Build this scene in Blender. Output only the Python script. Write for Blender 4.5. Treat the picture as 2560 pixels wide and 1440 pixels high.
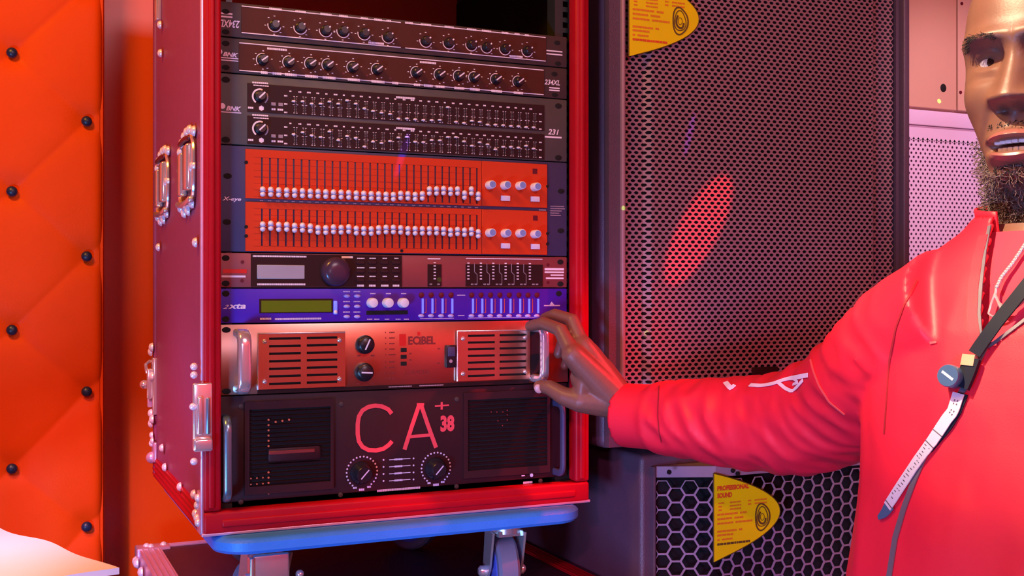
import bpy, bmesh, math, random
from mathutils import Vector, Matrix
from mathutils.bvhtree import BVHTree

random.seed(7)
for _o in list(bpy.data.objects):
    bpy.data.objects.remove(_o)
scene = bpy.context.scene
COL = scene.collection
PI = math.pi

# ---------------------------------------------------------------- camera
FPX = 2800.0                       # focal length in pixels of the 2560x1440 frame
TH = math.radians(24.6)            # yaw of the camera against the rack and wall
CT, ST = math.cos(TH), math.sin(TH)
CAM = Vector((-0.248, -1.409, 1.42))
RIGHT = Vector((CT, -ST, 0)); FWD = Vector((ST, CT, 0)); UP = Vector((0, 0, 1))
cd = bpy.data.cameras.new('camera'); cam = bpy.data.objects.new('camera', cd)
COL.objects.link(cam)
cd.sensor_width = 36.0; cd.lens = FPX / 2560.0 * 36.0
cd.clip_start = 0.02; cd.clip_end = 50
cam.location = CAM; cam.rotation_euler = (PI / 2, 0, -TH)
scene.camera = cam

# ---------------------------------------------------------------- world, lamps, exposure
vs = scene.view_settings
vs.view_transform = 'Standard'; vs.look = 'None'; vs.gamma = 1.0
vs.use_curve_mapping = False
vs.exposure = -0.12
world = bpy.data.worlds.new('club_air'); scene.world = world
world.use_nodes = True
bg = world.node_tree.nodes['Background']
bg.inputs[0].default_value = (0.30, 0.07, 0.22, 1); bg.inputs[1].default_value = 0.10


def area(name, pos, target, color, power, sx, sy=None):
    l = bpy.data.lights.new(name, 'AREA'); l.energy = power; l.color = color
    l.shape = 'RECTANGLE'; l.size = sx; l.size_y = sy or sx
    o = bpy.data.objects.new(name, l); COL.objects.link(o); o.location = pos
    o.rotation_euler = (Vector(target) - Vector(pos)).to_track_quat('-Z', 'Y').to_euler()
    return o


def spot(name, pos, target, color, power, deg, blend=0.3, rad=0.03, scale=None, roll=0.0):
    l = bpy.data.lights.new(name, 'SPOT'); l.energy = power; l.color = color
    l.spot_size = math.radians(deg); l.spot_blend = blend; l.shadow_soft_size = rad
    o = bpy.data.objects.new(name, l); COL.objects.link(o); o.location = pos
    q = (Vector(target) - Vector(pos)).to_track_quat('-Z', 'Y')
    o.rotation_euler = (q.to_matrix() @ Matrix.Rotation(roll, 3, 'Z')).to_euler()
    if scale: o.scale = scale
    return o


LIGHTS = True
if LIGHTS:
    # pink wash over the whole stage corner, from above and behind the camera
    area('pink_wash', (0.35, -2.35, 2.55), (0.4, 0.0, 1.4), (1.0, 0.66, 0.78), 16, 0.6, 0.4)
    # small violet fill added beside the camera
    area('camera_fill', CAM + RIGHT * .05 + UP * .10 - FWD * .05, CAM + RIGHT * .25 + FWD, (0.90, 0.66, 1.0), 1.0, 0.05, 0.03)
    # warm key on the person from the upper left
    spot('warm_key', CAM + RIGHT * -.42 + FWD * .72 + UP * 1.15, CAM + RIGHT * .47 + FWD * 1.03 + UP * .11, (1.0, 0.74, 0.48), 260, 22, 0.6, 0.015)
    # orange wall wash on the left
    area('orange_wash', (-0.75, -0.55, 2.60), (-0.35, 0.6, 1.35), (1.0, 0.46, 0.03), 22, 0.4, 0.3)
    # unseen orange and red washes added behind the camera for metal fronts to mirror
    area('orange_back_fill', (0.55, -2.45, 2.55), (0.65, -3.2, 1.2), (1.0, 0.38, 0.05), 44, 0.5, 0.3)
    area('red_back_fill', (1.8, -2.45, 2.55), (1.9, -3.2, 1.2), (1.0, 0.04, 0.06), 26, 0.5, 0.3)
    # red beam that rakes the right half of the rack and the hand
    spot('red_beam', (1.45, -0.66, 2.05), (0.45, -0.04, 1.25), (1.0, 0.015, 0.03), 150, 14, 0.8, 0.03)
    # blue par can low on the left
    area('blue_par', (-0.85, -1.0, 0.80), (0.15, 0.0, 1.12), (0.10, 0.40, 1.0), 20, 0.25, 0.25)
    spot('violet_fill', (-0.9, -1.5, 1.05), (0.66, -0.05, 1.06), (0.55, 0.45, 1.0), 88, 28, 0.9, 0.1)  # added violet fill for the hand, lower rack and sticker
    # magenta wash on the low left corner
    spot('magenta_beam', (-0.95, -1.0, 2.1), (-.06, .42, 1.02), (1.0, 0.42, 0.90), 150, 20, 0.9, 0.05)
    # added white fill that brightens the paper
    spot('paper_fill', (-0.70, -0.75, 2.5), (-.33, -.06, 1.10), (1.0, 0.80, 0.95), 75, 16, 0.9, 0.05)
    # added pink fill from the left for the arm and loudspeaker
    spot('pink_arm_fill', (-0.75, -1.9, 2.0), (.52, -.25, 1.28), (1.0, 0.22, 0.58), 66, 22, 0.9, 0.04)
    # added fill that brightens the white cabinets at the right
    spot('rose_fill', (1.05, -1.3, 2.65), (1.32, 0.1, 1.62), (1.0, 0.62, 0.80), 110, 22, 0.8, 0.05)


# ---------------------------------------------------------------- pixel helpers (design coordinates on real planes)
def ray(px, py):
    return FWD + RIGHT * ((px - 1280.0) / FPX) + UP * ((720.0 - py) / FPX)


def W(px, py, Z):
    return CAM + ray(px, py) * Z


def onY(px, py, y):
    d = ray(px, py); return CAM + d * ((y - CAM.y) / d.y)


def onX(px, py, x):
    d = ray(px, py); return CAM + d * ((x - CAM.x) / d.x)


def onZ(px, py, z):
    d = ray(px, py); return CAM + d * ((z - CAM.z) / d.z)


def project(p):
    v = Vector(p) - CAM; Z = v.dot(FWD)
    return 1280 + v.dot(RIGHT) / Z * FPX, 720 - v.dot(UP) / Z * FPX, Z


# ---------------------------------------------------------------- materials
def lin(c):
    if isinstance(c, str):
        c = [int(c[i:i + 2], 16) / 255 for i in (0, 2, 4)]
        c = [x / 12.92 if x <= .04045 else ((x + .055) / 1.055) ** 2.4 for x in c]
    return tuple(c) + (1.0,)


MATS = {}


def mat(name, color, rough=0.5, metal=0.0, var=0.10, nscale=30.0, bump=0.0, bscale=200.0,
        emit=None, estr=0.0, spec=0.5, sheen=0.0, coat=0.0, sub=0.0, trans=0.0):
    m = bpy.data.materials.new(name); m.use_nodes = True
    nt = m.node_tree; b = nt.nodes['Principled BSDF']
    c = lin(color)
    tc = nt.nodes.new('ShaderNodeTexCoord')
    nz = nt.nodes.new('ShaderNodeTexNoise'); nz.inputs['Scale'].default_value = nscale
    nz.inputs['Detail'].default_value = 3
    nt.links.new(tc.outputs['Object'], nz.inputs['Vector'])
    mr = nt.nodes.new('ShaderNodeMapRange')
    mr.inputs['To Min'].default_value = 1 - var; mr.inputs['To Max'].default_value = 1 + var
    nt.links.new(nz.outputs['Fac'], mr.inputs['Value'])
    mx = nt.nodes.new('ShaderNodeMix'); mx.data_type = 'RGBA'; mx.blend_type = 'MULTIPLY'
    mx.inputs[0].default_value = 1.0
    mx.inputs[6].default_value = c
    cr = nt.nodes.new('ShaderNodeCombineColor')
    for i in range(3): nt.links.new(mr.outputs[0], cr.inputs[i])
    nt.links.new(cr.outputs[0], mx.inputs[7])
    nt.links.new(mx.outputs[2], b.inputs['Base Color'])
    b.inputs['Roughness'].default_value = rough; b.inputs['Metallic'].default_value = metal
    b.inputs['Specular IOR Level'].default_value = spec
    b.inputs['Sheen Weight'].default_value = sheen
    b.inputs['Coat Weight'].default_value = coat
    b.inputs['Subsurface Weight'].default_value = sub
    if sub: b.inputs['Subsurface Scale'].default_value = 0.006
    b.inputs['Transmission Weight'].default_value = trans
    if emit is not None:
        b.inputs['Emission Color'].default_value = lin(emit); b.inputs['Emission Strength'].default_value = estr
    if bump:
        n2 = nt.nodes.new('ShaderNodeTexNoise'); n2.inputs['Scale'].default_value = bscale
        n2.inputs['Detail'].default_value = 4
        nt.links.new(tc.outputs['Object'], n2.inputs['Vector'])
        bp = nt.nodes.new('ShaderNodeBump'); bp.inputs['Strength'].default_value = bump
        bp.inputs['Distance'].default_value = 0.002
        nt.links.new(n2.outputs['Fac'], bp.inputs['Height'])
        nt.links.new(bp.outputs['Normal'], b.inputs['Normal'])
    MATS[name] = m
    return m


mat('leather', (0.80, 0.068, 0.001), 0.5, var=0.04, bump=0.10, bscale=350, spec=0.15)
mat('wall_paint', (0.78, 0.075, 0.002), 0.30, var=0.08, nscale=4, spec=0.4)
mat('floor_wood', (0.06, 0.03, 0.025), 0.4, var=0.3)
mat('ceil', (0.45, 0.03, 0.02), 0.5)
mat('button', (0.012, 0.022, 0.06), 0.35)
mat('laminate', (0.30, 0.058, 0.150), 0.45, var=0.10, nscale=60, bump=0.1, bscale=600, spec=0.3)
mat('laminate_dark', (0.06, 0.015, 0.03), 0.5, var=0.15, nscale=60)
mat('alu_red_lit', (0.44, 0.004, 0.014), 0.42, 0.0, spec=0.18)  # red light of the room tinted into the aluminium trim
mat('alu', (0.80, 0.50, 0.74), 0.28, 0.5)
mat('chrome', (0.92, 0.88, 0.94), 0.16, 0.75, var=0.02)
mat('rivet', (0.95, 0.86, 0.95), 0.25, 0.25)
mat('black', (0.012, 0.010, 0.012), 0.45)
mat('hole', (0.002, 0.002, 0.002), 0.8)
mat('shaded_wall_red', (0.50, 0.040, 0.006), 0.6)
mat('rail', (0.03, 0.035, 0.035), 0.4, 0.3)
mat('inner', (0.02, 0.013, 0.012), 0.7)
mat('u_brown', (0.075, 0.016, 0.008), 0.5, spec=0.25)
mat('u_ear', (0.072, 0.050, 0.046), 0.45, 0.1, spec=0.3)
mat('u_ear3', (0.100, 0.094, 0.085), 0.45, 0.1, spec=0.3)
mat('u_black', (0.026, 0.007, 0.008), 0.5, spec=0.25)
mat('print', (0.95, 0.86, 0.95), 0.6)
mat('print_dim', (0.35, 0.28, 0.33), 0.6)
mat('print_lav', (0.66, 0.55, 0.78), 0.6)
mat('knob_black', (0.010, 0.010, 0.016), 0.3)
mat('orange', (0.68, 0.052, 0.012), 0.55, var=0.06, spec=0.2)
mat('orange_line', (0.36, 0.018, 0.006), 0.6)
mat('u_navy', (0.062, 0.058, 0.135), 0.45, 0.1, spec=0.3)
mat('cap_white', (0.85, 0.85, 0.95), 0.35, var=0.02)
mat('cap_blue', (0.22, 0.33, 0.66), 0.3)
mat('u_rose', (0.30, 0.075, 0.080), 0.40, 0.3)
mat('screen_grey', (0.36, 0.36, 0.42), 0.15, emit=(0.30, 0.30, 0.38), estr=0.10)
mat('screen_green', (0.07, 0.11, 0.01), 0.15, emit=(0.10, 0.14, 0.005), estr=0.35)
mat('wheel', (0.06, 0.03, 0.06), 0.25)
mat('red_print', (0.75, 0.015, 0.01), 0.5)
mat('u_violet', (0.070, 0.016, 0.46), 0.40, 0.1, spec=0.3)
mat('key_lav', (0.50, 0.45, 0.95), 0.4)
mat('led_blue', (0.15, 0.2, 0.9), 0.3, emit=(0.15, 0.22, 1.0), estr=0.7)
mat('dark_red', (0.12, 0.006, 0.02), 0.4)
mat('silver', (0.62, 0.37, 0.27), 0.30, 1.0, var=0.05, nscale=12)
mat('silver_lip', (0.80, 0.70, 0.68), 0.25, 0.8)
mat('ink_red', (0.22, 0.02, 0.02), 0.6)
mat('amp_black', (0.034, 0.008, 0.012), 0.5, spec=0.3)
mat('amp_slat', (0.016, 0.005, 0.006), 0.5, spec=0.3)
mat('amp_red', (0.85, 0.075, 0.10), 0.5)
mat('steel_blue', (0.25, 0.42, 0.55), 0.25, 0.8)
mat('led_dim', (0.5, 0.1, 0.06), 0.4, emit=(0.6, 0.12, 0.07), estr=0.25)
mat('dolly_blue', (0.04, 0.24, 0.80), 0.45, bump=0.2, bscale=300)
mat('rubber', (0.14, 0.16, 0.24), 0.6)
mat('wheel_blue', (0.08, 0.14, 0.65), 0.4)
mat('zinc', (0.75, 0.80, 0.78), 0.25, 0.8)
mat('spk_black', (0.090, 0.050, 0.075), 0.45, bump=0.3, bscale=500)
mat('spk_grille', (0.34, 0.18, 0.20), 0.42, 0.1, var=0.05)
mat('spk_inside', (0.006, 0.004, 0.006), 0.9)
mat('hex_grille', (0.34, 0.24, 0.32), 0.42, 0.1)
mat('yellow', (0.90, 0.72, 0.004), 0.5, var=0.04, spec=0.2)
mat('label_edge', (0.10, 0.05, 0.0), 0.6)
mat('print_orange', (0.80, 0.24, 0.01), 0.6)
mat('print_redor', (0.75, 0.09, 0.01), 0.6)
mat('print_brown', (0.13, 0.07, 0.01), 0.6)
mat('spk_white', (0.78, 0.62, 0.84), 0.45, var=0.03, spec=0.3)
mat('cab_cream', (0.74, 0.46, 0.33), 0.4, var=0.05, nscale=5)
mat('white_hole', (0.46, 0.28, 0.42), 0.8)
mat('paper', (0.90, 0.82, 0.88), 0.7, var=0.02)
mat('paper_ink', (0.62, 0.50, 0.58), 0.7)
mat('table_wood', (0.10, 0.05, 0.04), 0.5)
mat('skin', (0.175, 0.076, 0.052), 0.44, var=0.12, nscale=90, bump=0.10, bscale=500, sub=0.06, spec=0.45)
mat('lip', (0.26, 0.085, 0.075), 0.35, var=0.1, nscale=120)
mat('tooth', (0.85, 0.84, 0.86), 0.3)
mat('eye_white', (0.48, 0.42, 0.46), 0.2)
mat('iris', (0.02, 0.010, 0.008), 0.15)
mat('hair', (0.15, 0.10, 0.095), 0.6)
mat('side_shade_black', (0.008, 0.006, 0.006), 0.7)  # stands for shade on the rack's inner sides
mat('hair_dark', (0.012, 0.008, 0.010), 0.6)
mat('nail', (0.50, 0.32, 0.32), 0.35)
mat('jacket', (0.78, 0.012, 0.040), 0.50, var=0.05, nscale=20, bump=0.08, bscale=800)
mat('jacket_pipe', (0.85, 0.10, 0.10), 0.5)
mat('zip_grey', (0.15, 0.13, 0.16), 0.45, 0.2)
mat('lining', (0.30, 0.005, 0.015), 0.7)
mat('shirt', (0.70, 0.02, 0.06), 0.7)
mat('trouser', (0.03, 0.03, 0.05), 0.8)
mat('shoe', (0.6, 0.6, 0.62), 0.5)
mat('strap_black', (0.006, 0.009, 0.022), 0.6, spec=0.2)
mat('strap_white', (0.62, 0.58, 0.66), 0.6)
mat('gold', (0.62, 0.50, 0.33), 0.35, 0.5)
mat('disc_blue', (0.055, 0.12, 0.22), 0.3)
mat('silver_chain', (0.85, 0.72, 0.76), 0.25, 0.7)
mat('white_print', (0.88, 0.80, 0.86), 0.6)


# ---------------------------------------------------------------- mesh builder
class MB:
    def __init__(s): s.v = []; s.f = []

    def raw(s, v, f):
        n = len(s.v); s.v += [Vector(p) for p in v]; s.f += [tuple(i + n for i in q) for q in f]; return s

    def box(s, a, b):
        x0, y0, z0 = a; x1, y1, z1 = b
        return s.raw([(x0, y0, z0), (x1, y0, z0), (x1, y1, z0), (x0, y1, z0), (x0, y0, z1), (x1, y0, z1), (x1, y1, z1), (x0, y1, z1)],
                     [(0, 3, 2, 1), (4, 5, 6, 7), (0, 1, 5, 4), (1, 2, 6, 5), (2, 3, 7, 6), (3, 0, 4, 7)])

    def bbox(s, a, b, r, seg=3):
        """box with all edges rounded"""
        bm = bmesh.new(); bmesh.ops.create_cube(bm, size=1)
        for v in bm.verts:
            v.co = Vector([(a[i] + b[i]) / 2 + v.co[i] * (b[i] - a[i]) for i in range(3)])
        bmesh.ops.bevel(bm, geom=bm.edges[:], offset=r, segments=seg, profile=0.5, affect='EDGES')
        bm.verts.index_update()
        s.raw([v.co.copy() for v in bm.verts], [[v.index for v in f.verts] for f in bm.faces]); bm.free(); return s

    def lathe(s, o, axis, prof, n=20):
        """prof: list of (r, h) along axis from o"""
        ax = Vector(axis).normalized(); t = Vector((1, 0, 0)) if abs(ax.x) < .9 else Vector((0, 0, 1))
        e1 = ax.cross(t).normalized(); e2 = ax.cross(e1); o = Vector(o)
        vs_, fs = [], []
        for r, h in prof:
            for k in range(n):
                a = 2 * PI * k / n
                vs_.append(o + ax * h + (e1 * math.cos(a) + e2 * math.sin(a)) * r)
        for i in range(len(prof) - 1):
            for k in range(n):
                fs.append((i * n + k, i * n + (k + 1) % n, (i + 1) * n + (k + 1) % n, (i + 1) * n + k))
        fs.append(tuple(reversed(range(n)))); m = (len(prof) - 1) * n
        fs.append(tuple(range(m, m + n)))
        return s.raw(vs_, fs)

    def cyl(s, a, b, r, n=16):
        a, b = Vector(a), Vector(b)
        return s.lathe(a, b - a, [(r, 0), (r, (b - a).length)], n)

    def ball(s, c, rx, ry=None, rz=None, n=12, m=8):
        ry = ry or rx; rz = rz or rx; c = Vector(c); vs_ = [c + Vector((0, 0, -rz))]; fs = []
        for i in range(1, m):
            p = -PI / 2 + PI * i / m
            for k in range(n):
                a = 2 * PI * k / n
                vs_.append(c + Vector((rx * math.cos(p) * math.cos(a), ry * math.cos(p) * math.sin(a), rz * math.sin(p))))
        vs_.append(c + Vector((0, 0, rz))); L = len(vs_) - 1
        for k in range(n):
            fs.append((0, 1 + (k + 1) % n, 1 + k)); fs.append((L, L - n + k, L - n + (k + 1) % n))
        for i in range(m - 2):
            for k in range(n):
                fs.append((1 + i * n + k, 1 + i * n + (k + 1) % n, 1 + (i + 1) * n + (k + 1) % n, 1 + (i + 1) * n + k))
        return s.raw(vs_, fs)

    def tube(s, pts, rad, n=10, round_=False, wob=None):
        pts = [Vector(p) for p in pts]; N = len(pts)
        rad = rad if isinstance(rad, (list, tuple)) else [rad] * N
        if round_:   # hemispherical ends
            h0 = (pts[0] - pts[1]).normalized(); h1 = (pts[-1] - pts[-2]).normalized()
            pre = [(pts[0] + h0 * rad[0] * math.sin(a), rad[0] * math.cos(a)) for a in (1.45, 1.0, .5)]
            post = [(pts[-1] + h1 * rad[-1] * math.sin(a), rad[-1] * math.cos(a)) for a in (.5, 1.0, 1.45)]
            pts = [p for p, _ in pre] + pts + [p for p, _ in post]
            rad = [r for _, r in pre] + list(rad) + [r for _, r in post]; N = len(pts)
        tan = [((pts[min(i + 1, N - 1)] - pts[max(i - 1, 0)]).normalized()) for i in range(N)]
        ref = Vector((0, 0, 1)) if abs(tan[0].z) < .9 else Vector((1, 0, 0))
        e = tan[0].cross(ref).normalized(); vs_, fs = [], []
        for i in range(N):
            e = (e - tan[i] * e.dot(tan[i])).normalized(); g = tan[i].cross(e)
            for k in range(n):
                a = 2 * PI * k / n; r = rad[i]
                if wob: r *= wob(i / (N - 1), a)
                vs_.append(pts[i] + (e * math.cos(a) + g * math.sin(a)) * r)
        for i in range(N - 1):
            for k in range(n):
                fs.append((i * n + k, i * n + (k + 1) % n, (i + 1) * n + (k + 1) % n, (i + 1) * n + k))
        fs.append(tuple(reversed(range(n)))); fs.append(tuple(range((N - 1) * n, N * n)))
        return s.raw(vs_, fs)

    def prism(s, poly, o, e1, e2, d):
        """extrude a 2-D polygon (list of (a,b)) placed at o with axes e1,e2 by vector d"""
        o, e1, e2, d = Vector(o), Vector(e1), Vector(e2), Vector(d); n = len(poly)
        v = [o + e1 * a + e2 * b for a, b in poly]
        v2 = [p + d for p in v]
        f = [tuple(range(n)), tuple(reversed(range(n, 2 * n)))]
        f += [(i, i + n, (i + 1) % n + n, (i + 1) % n) for i in range(n)]
        return s.raw(v + v2, f)

    def ribbon(s, pts, nrm, w, th):
        N = len(pts); pts = [Vector(p) for p in pts]; nrm = [Vector(n_) for n_ in nrm]; vs_, fs = [], []
        w = w if isinstance(w, (list, tuple)) else [w] * N
        for i in range(N):
            t = (pts[min(i + 1, N - 1)] - pts[max(i - 1, 0)]).normalized(); sd = t.cross(nrm[i]).normalized()
            for a, b in ((-1, 0), (1, 0), (1, 1), (-1, 1)):
                vs_.append(pts[i] + sd * (a * w[i] / 2) + nrm[i] * (b * th))
        for i in range(N - 1):
            for k in range(4):
                fs.append((4 * i + k, 4 * i + (k + 1) % 4, 4 * i + 4 + (k + 1) % 4, 4 * i + 4 + k))
        fs += [(3, 2, 1, 0), tuple(4 * (N - 1) + k for k in range(4))]
        return s.raw(vs_, fs)

    def plate(s, x0, x1, z0, z1, y, th, holes=()):
        """front at y, back at y+th, rectangular through holes (x0,x1,z0,z1)"""
        xs = sorted({round(q, 6) for h in holes for q in h[:2]} | {x0, x1})
        zs = sorted({round(q, 6) for h in holes for q in h[2:]} | {z0, z1})
        xs = [x for x in xs if x0 <= x <= x1]; zs = [z for z in zs if z0 <= z <= z1]
        nx, nz = len(xs), len(zs)
        vs_ = [(x, y, z) for z in zs for x in xs] + [(x, y + th, z) for z in zs for x in xs]; B = nx * nz
        full = [[not any(h[0] - 1e-6 <= (xs[i] + xs[i + 1]) / 2 <= h[1] + 1e-6 and h[2] - 1e-6 <= (zs[j] + zs[j + 1]) / 2 <= h[3] + 1e-6 for h in holes)
                 for i in range(nx - 1)] for j in range(nz - 1)]
        F = lambda i, j: 0 <= i < nx - 1 and 0 <= j < nz - 1 and full[j][i]
        fs = []
        for j in range(nz - 1):
            for i in range(nx - 1):
                if not full[j][i]: continue
                a, b, c, d = j * nx + i, j * nx + i + 1, (j + 1) * nx + i + 1, (j + 1) * nx + i
                fs += [(a, b, c, d), (B + d, B + c, B + b, B + a)]
                if not F(i, j - 1): fs.append((b, a, B + a, B + b))
                if not F(i, j + 1): fs.append((d, c, B + c, B + d))
                if not F(i - 1, j): fs.append((a, d, B + d, B + a))
                if not F(i + 1, j): fs.append((c, b, B + b, B + c))
        return s.raw(vs_, fs)

    def mesh(s, name, m, origin=(0, 0, 0), smooth=True, recalc=False):
        o = Vector(origin)
        me = bpy.data.meshes.new(name); me.from_pydata([tuple(p - o) for p in s.v], [], s.f)
        if recalc:
            bm = bmesh.new(); bm.from_mesh(me); bmesh.ops.recalc_face_normals(bm, faces=bm.faces[:]); bm.to_mesh(me); bm.free()
        me.materials.append(MATS[m]); me.update()
        if smooth: me.shade_smooth(); me.set_sharp_from_angle(angle=math.radians(38))
        return me

    def build(s, name, m, parent=None, smooth=True, recalc=True, origin=None):
        og = Vector(origin) if origin is not None else (wl(parent) if parent else Vector((0, 0, 0)))
        o_ = put(name, s.mesh(name, m, og, smooth, recalc), og, parent)
        if name in STUFF: o_['kind'] = 'stuff'
        return o_


STUFF = {'printed_lettering', 'small_lettering', 'scale_marks', 'scale_lines', 'scale_lettering', 'meter_lettering', 'meter_segments', 'channel_lines', 'stripe_lettering',
         'indicator_leds', 'fan_lamps', 'sticker_print', 'sticker_slogan', 'strap_lettering', 'faint_print', 'beaded_chain'}
WL = {}


def wl(o): return WL.get(o.name, Vector((0, 0, 0)))


def put(name, me, loc=(0, 0, 0), parent=None, rot=None):
    o = bpy.data.objects.new(name, me); COL.objects.link(o); loc = Vector(loc)
    WL[o.name] = loc.copy()
    if parent: o.parent = parent; o.location = loc - wl(parent)
    else: o.location = loc
    if rot: o.rotation_euler = rot
    return o


def tag(o, label=None, cat=None, group=None, kind=None):
    if label: o['label'] = label
    if cat: o['category'] = cat
    if group: o['group'] = group
    if kind: o['kind'] = kind
    return o


def thing(name, label, cat, loc=(0, 0, 0), group=None):
    return tag(put(name, None, loc), label, cat, group)


# text as flat geometry
_T = {}


def text2d(s, shear=0.0, bold=0.0):
    k = (s, shear, bold)
    if k not in _T:
        cu = bpy.data.curves.new('glyphs', 'FONT'); cu.body = s; cu.shear = shear; cu.offset = bold; cu.resolution_u = 3
        ob = bpy.data.objects.new('glyphs', cu); COL.objects.link(ob)
        dg = bpy.context.evaluated_depsgraph_get()
        me = bpy.data.meshes.new_from_object(ob.evaluated_get(dg))
        vs_ = [(v.co.x, v.co.y) for v in me.vertices]; fs = [tuple(p.vertices) for p in me.polygons]
        bpy.data.objects.remove(ob); bpy.data.curves.remove(cu); bpy.data.meshes.remove(me)
        xs = [v[0] for v in vs_]; ys = [v[1] for v in vs_]
        x0, x1, y0, y1 = min(xs), max(xs), min(ys), max(ys)
        _T[k] = ([((x - x0) / (x1 - x0), (y - y0) / (y1 - y0)) for x, y in vs_], fs)
    return _T[k]


def text_on(mb, s, a, b, c, shear=0.0, bold=0.0, flip=False):
    """fit text: a = lower left corner, b = lower right, c = upper left (world)"""
    a, b, c = Vector(a), Vector(b), Vector(c); vs_, fs = text2d(s, shear, bold)
    if flip: vs_ = [(1 - x, 1 - y) for x, y in vs_]
    mb.raw([a + (b - a) * x + (c - a) * y for x, y in vs_], fs)


def structure(name, mb, m):
    return tag(mb.build(name, m, smooth=False), kind='structure')

# ================================================================ the room
RX0, RX1, RY0, RY1, RZ = -2.0, 2.6, -3.2, 0.72, 2.85
structure('floor', MB().box((RX0 - .1, RY0 - .1, -.1), (RX1 + .1, RY1 + .1, 0)), 'floor_wood')
structure('ceiling', MB().box((RX0 - .1, RY0 - .1, RZ), (RX1 + .1, RY1 + .1, RZ + .1)), 'ceil')
structure('wall_back', MB().box((RX0, RY1, 0), (RX1, RY1 + .1, RZ)), 'wall_paint')
structure('wall_left', MB().box((RX0 - .1, RY0 - .1, 0), (RX0, RY1 + .1, RZ)), 'ceil')
structure('wall_right', MB().box((RX1, RY0 - .1, 0), (RX1 + .1, RY1 + .1, RZ)), 'ceil')
structure('wall_front', MB().box((RX0, RY0 - .1, 0), (RX1, RY0, RZ)), 'ceil')


# ---------------------------------------------------------------- tufted leather wall panel
def tufted():
    YP = 0.60
    e = onY(266, 720, YP).x                     # right edge
    b0 = onY(30, 477, YP); b1 = onY(218, 303, YP)
    dx = b1.x - b0.x; dz = 0.2285
    root = thing('tufted_wall_panel', 'tall red leather wall panel with diamond tufting and dark buttons', 'wall panel',
                 (e - .6, YP + .06, 0.30))
    x0, x1, z0, z1 = e - 1.25, e, 0.0, 2.40
    nx, nz = 260, 520
    H = 0.011; OFF = .0085
    v, f = [], []
    for j in range(nz + 1):
        z = z0 + (z1 - z0) * j / nz
        for i in range(nx + 1):
            t = i / nx; x = x0 + (x1 - x0) * t
            zz = z - OFF * (1 - abs(((x - b0.x) / dx) % 2 - 1))
            a = (x - b0.x) / (2 * dx) + (zz - b0.z) / dz; b = -(x - b0.x) / (2 * dx) + (zz - b0.z) / dz
            da = abs(a - round(a)); db = abs(b - round(b))
            # metric distances
            L = 1 / math.hypot(1 / (2 * dx), 1 / dz)
            ra, rb = da * L, db * L
            rr = math.hypot((da - db) * dx * 1.0, (da + db) * dz / 2)
            ia, ib = round(a), round(b)
            bx = b0.x + (ia - ib) * dx; bz = b0.z + (ia + ib) * dz / 2
            rr = math.hypot(x - bx, zz - bz)
            crease = 0.13 * math.exp(-(min(ra, rb) / .0028) ** 2) + 0.12 * math.exp(-(min(ra, rb) / .016) ** 2)
            well = 0.85 * math.exp(-(rr / .022) ** 2) + 0.35 * math.exp(-(rr / .06) ** 2)
            h = H * (1 - crease - well * .75)
            ed = min(x1 - x, x - x0, z1 - z, z - z0)
            h -= .030 * math.exp(-ed / .0045)
            v.append((x, YP + .0 - h + .02, z))
        
    for j in range(nz):
        for i in range(nx):
            p = j * (nx + 1) + i; f.append((p, p + 1, p + nx + 2, p + nx + 1))
    mb = MB().raw(v, f)
    o = mb.build('upholstery', 'leather', root, recalc=False)
    MB().box((x0, YP + .02, z0), (x1 - .004, RY1 - .001, z1)).build('backing_board', 'leather', root, smooth=False)
    bm_ = MB().ball((0, 0, 0), .0088, .0065, .0088, 16, 10).mesh('button', 'button')
    for i in range(-7, 3):
        for j in range(-12, 12):
            x = b0.x + i * dx; z = b0.z + j * dz + ((dz / 2 + OFF) if i % 2 else 0)
            if x < x0 + .03 or x > x1 - .01 or z < z0 + .05 or z > z1 - .05: continue
            put('button', bm_, (x, YP + .0115, z), root)


tufted()

# ================================================================ the rack case
ZC = CAM.z
U = 0.04445
PW = 0.4826
PY = 0.0                               # front plane of the rack panels


def P(px, py, y=PY): return onY(px, py, y)


RXL, RXR = -0.022, PW + 0.022         # outer sides
RFY, RBY = -0.020, 0.455               # front and back edges
RZB = ZC - 0.298                       # underside
RZT = ZC + 0.53
TRIM = 0.024
rack = thing('rack_case', 'tall maroon flight case rack with metal edges tinted as if red-lit, open at the front', 'rack case', ((RXL + RXR) / 2, (RFY + RBY) / 2, RZB))
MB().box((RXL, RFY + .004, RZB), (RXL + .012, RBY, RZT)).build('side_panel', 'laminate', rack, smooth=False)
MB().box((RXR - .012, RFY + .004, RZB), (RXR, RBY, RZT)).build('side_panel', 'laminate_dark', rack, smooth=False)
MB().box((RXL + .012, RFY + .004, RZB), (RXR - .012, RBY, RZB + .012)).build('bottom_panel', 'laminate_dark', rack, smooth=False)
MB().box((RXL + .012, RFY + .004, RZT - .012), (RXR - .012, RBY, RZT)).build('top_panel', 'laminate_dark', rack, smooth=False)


def trim_v(x0, x1, name='front_edge_trim'):
    mb = MB(); mb.bbox((x0, RFY - .003, RZB + .0262), (x1, RFY + .020, RZT - .0242), .004)
    mb.bbox((x0 + .006, RFY - .006, RZB + .030), (x1 - .008, RFY, RZT - .03), .0025)
    mb.build(name, 'alu_red_lit', rack)


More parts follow.
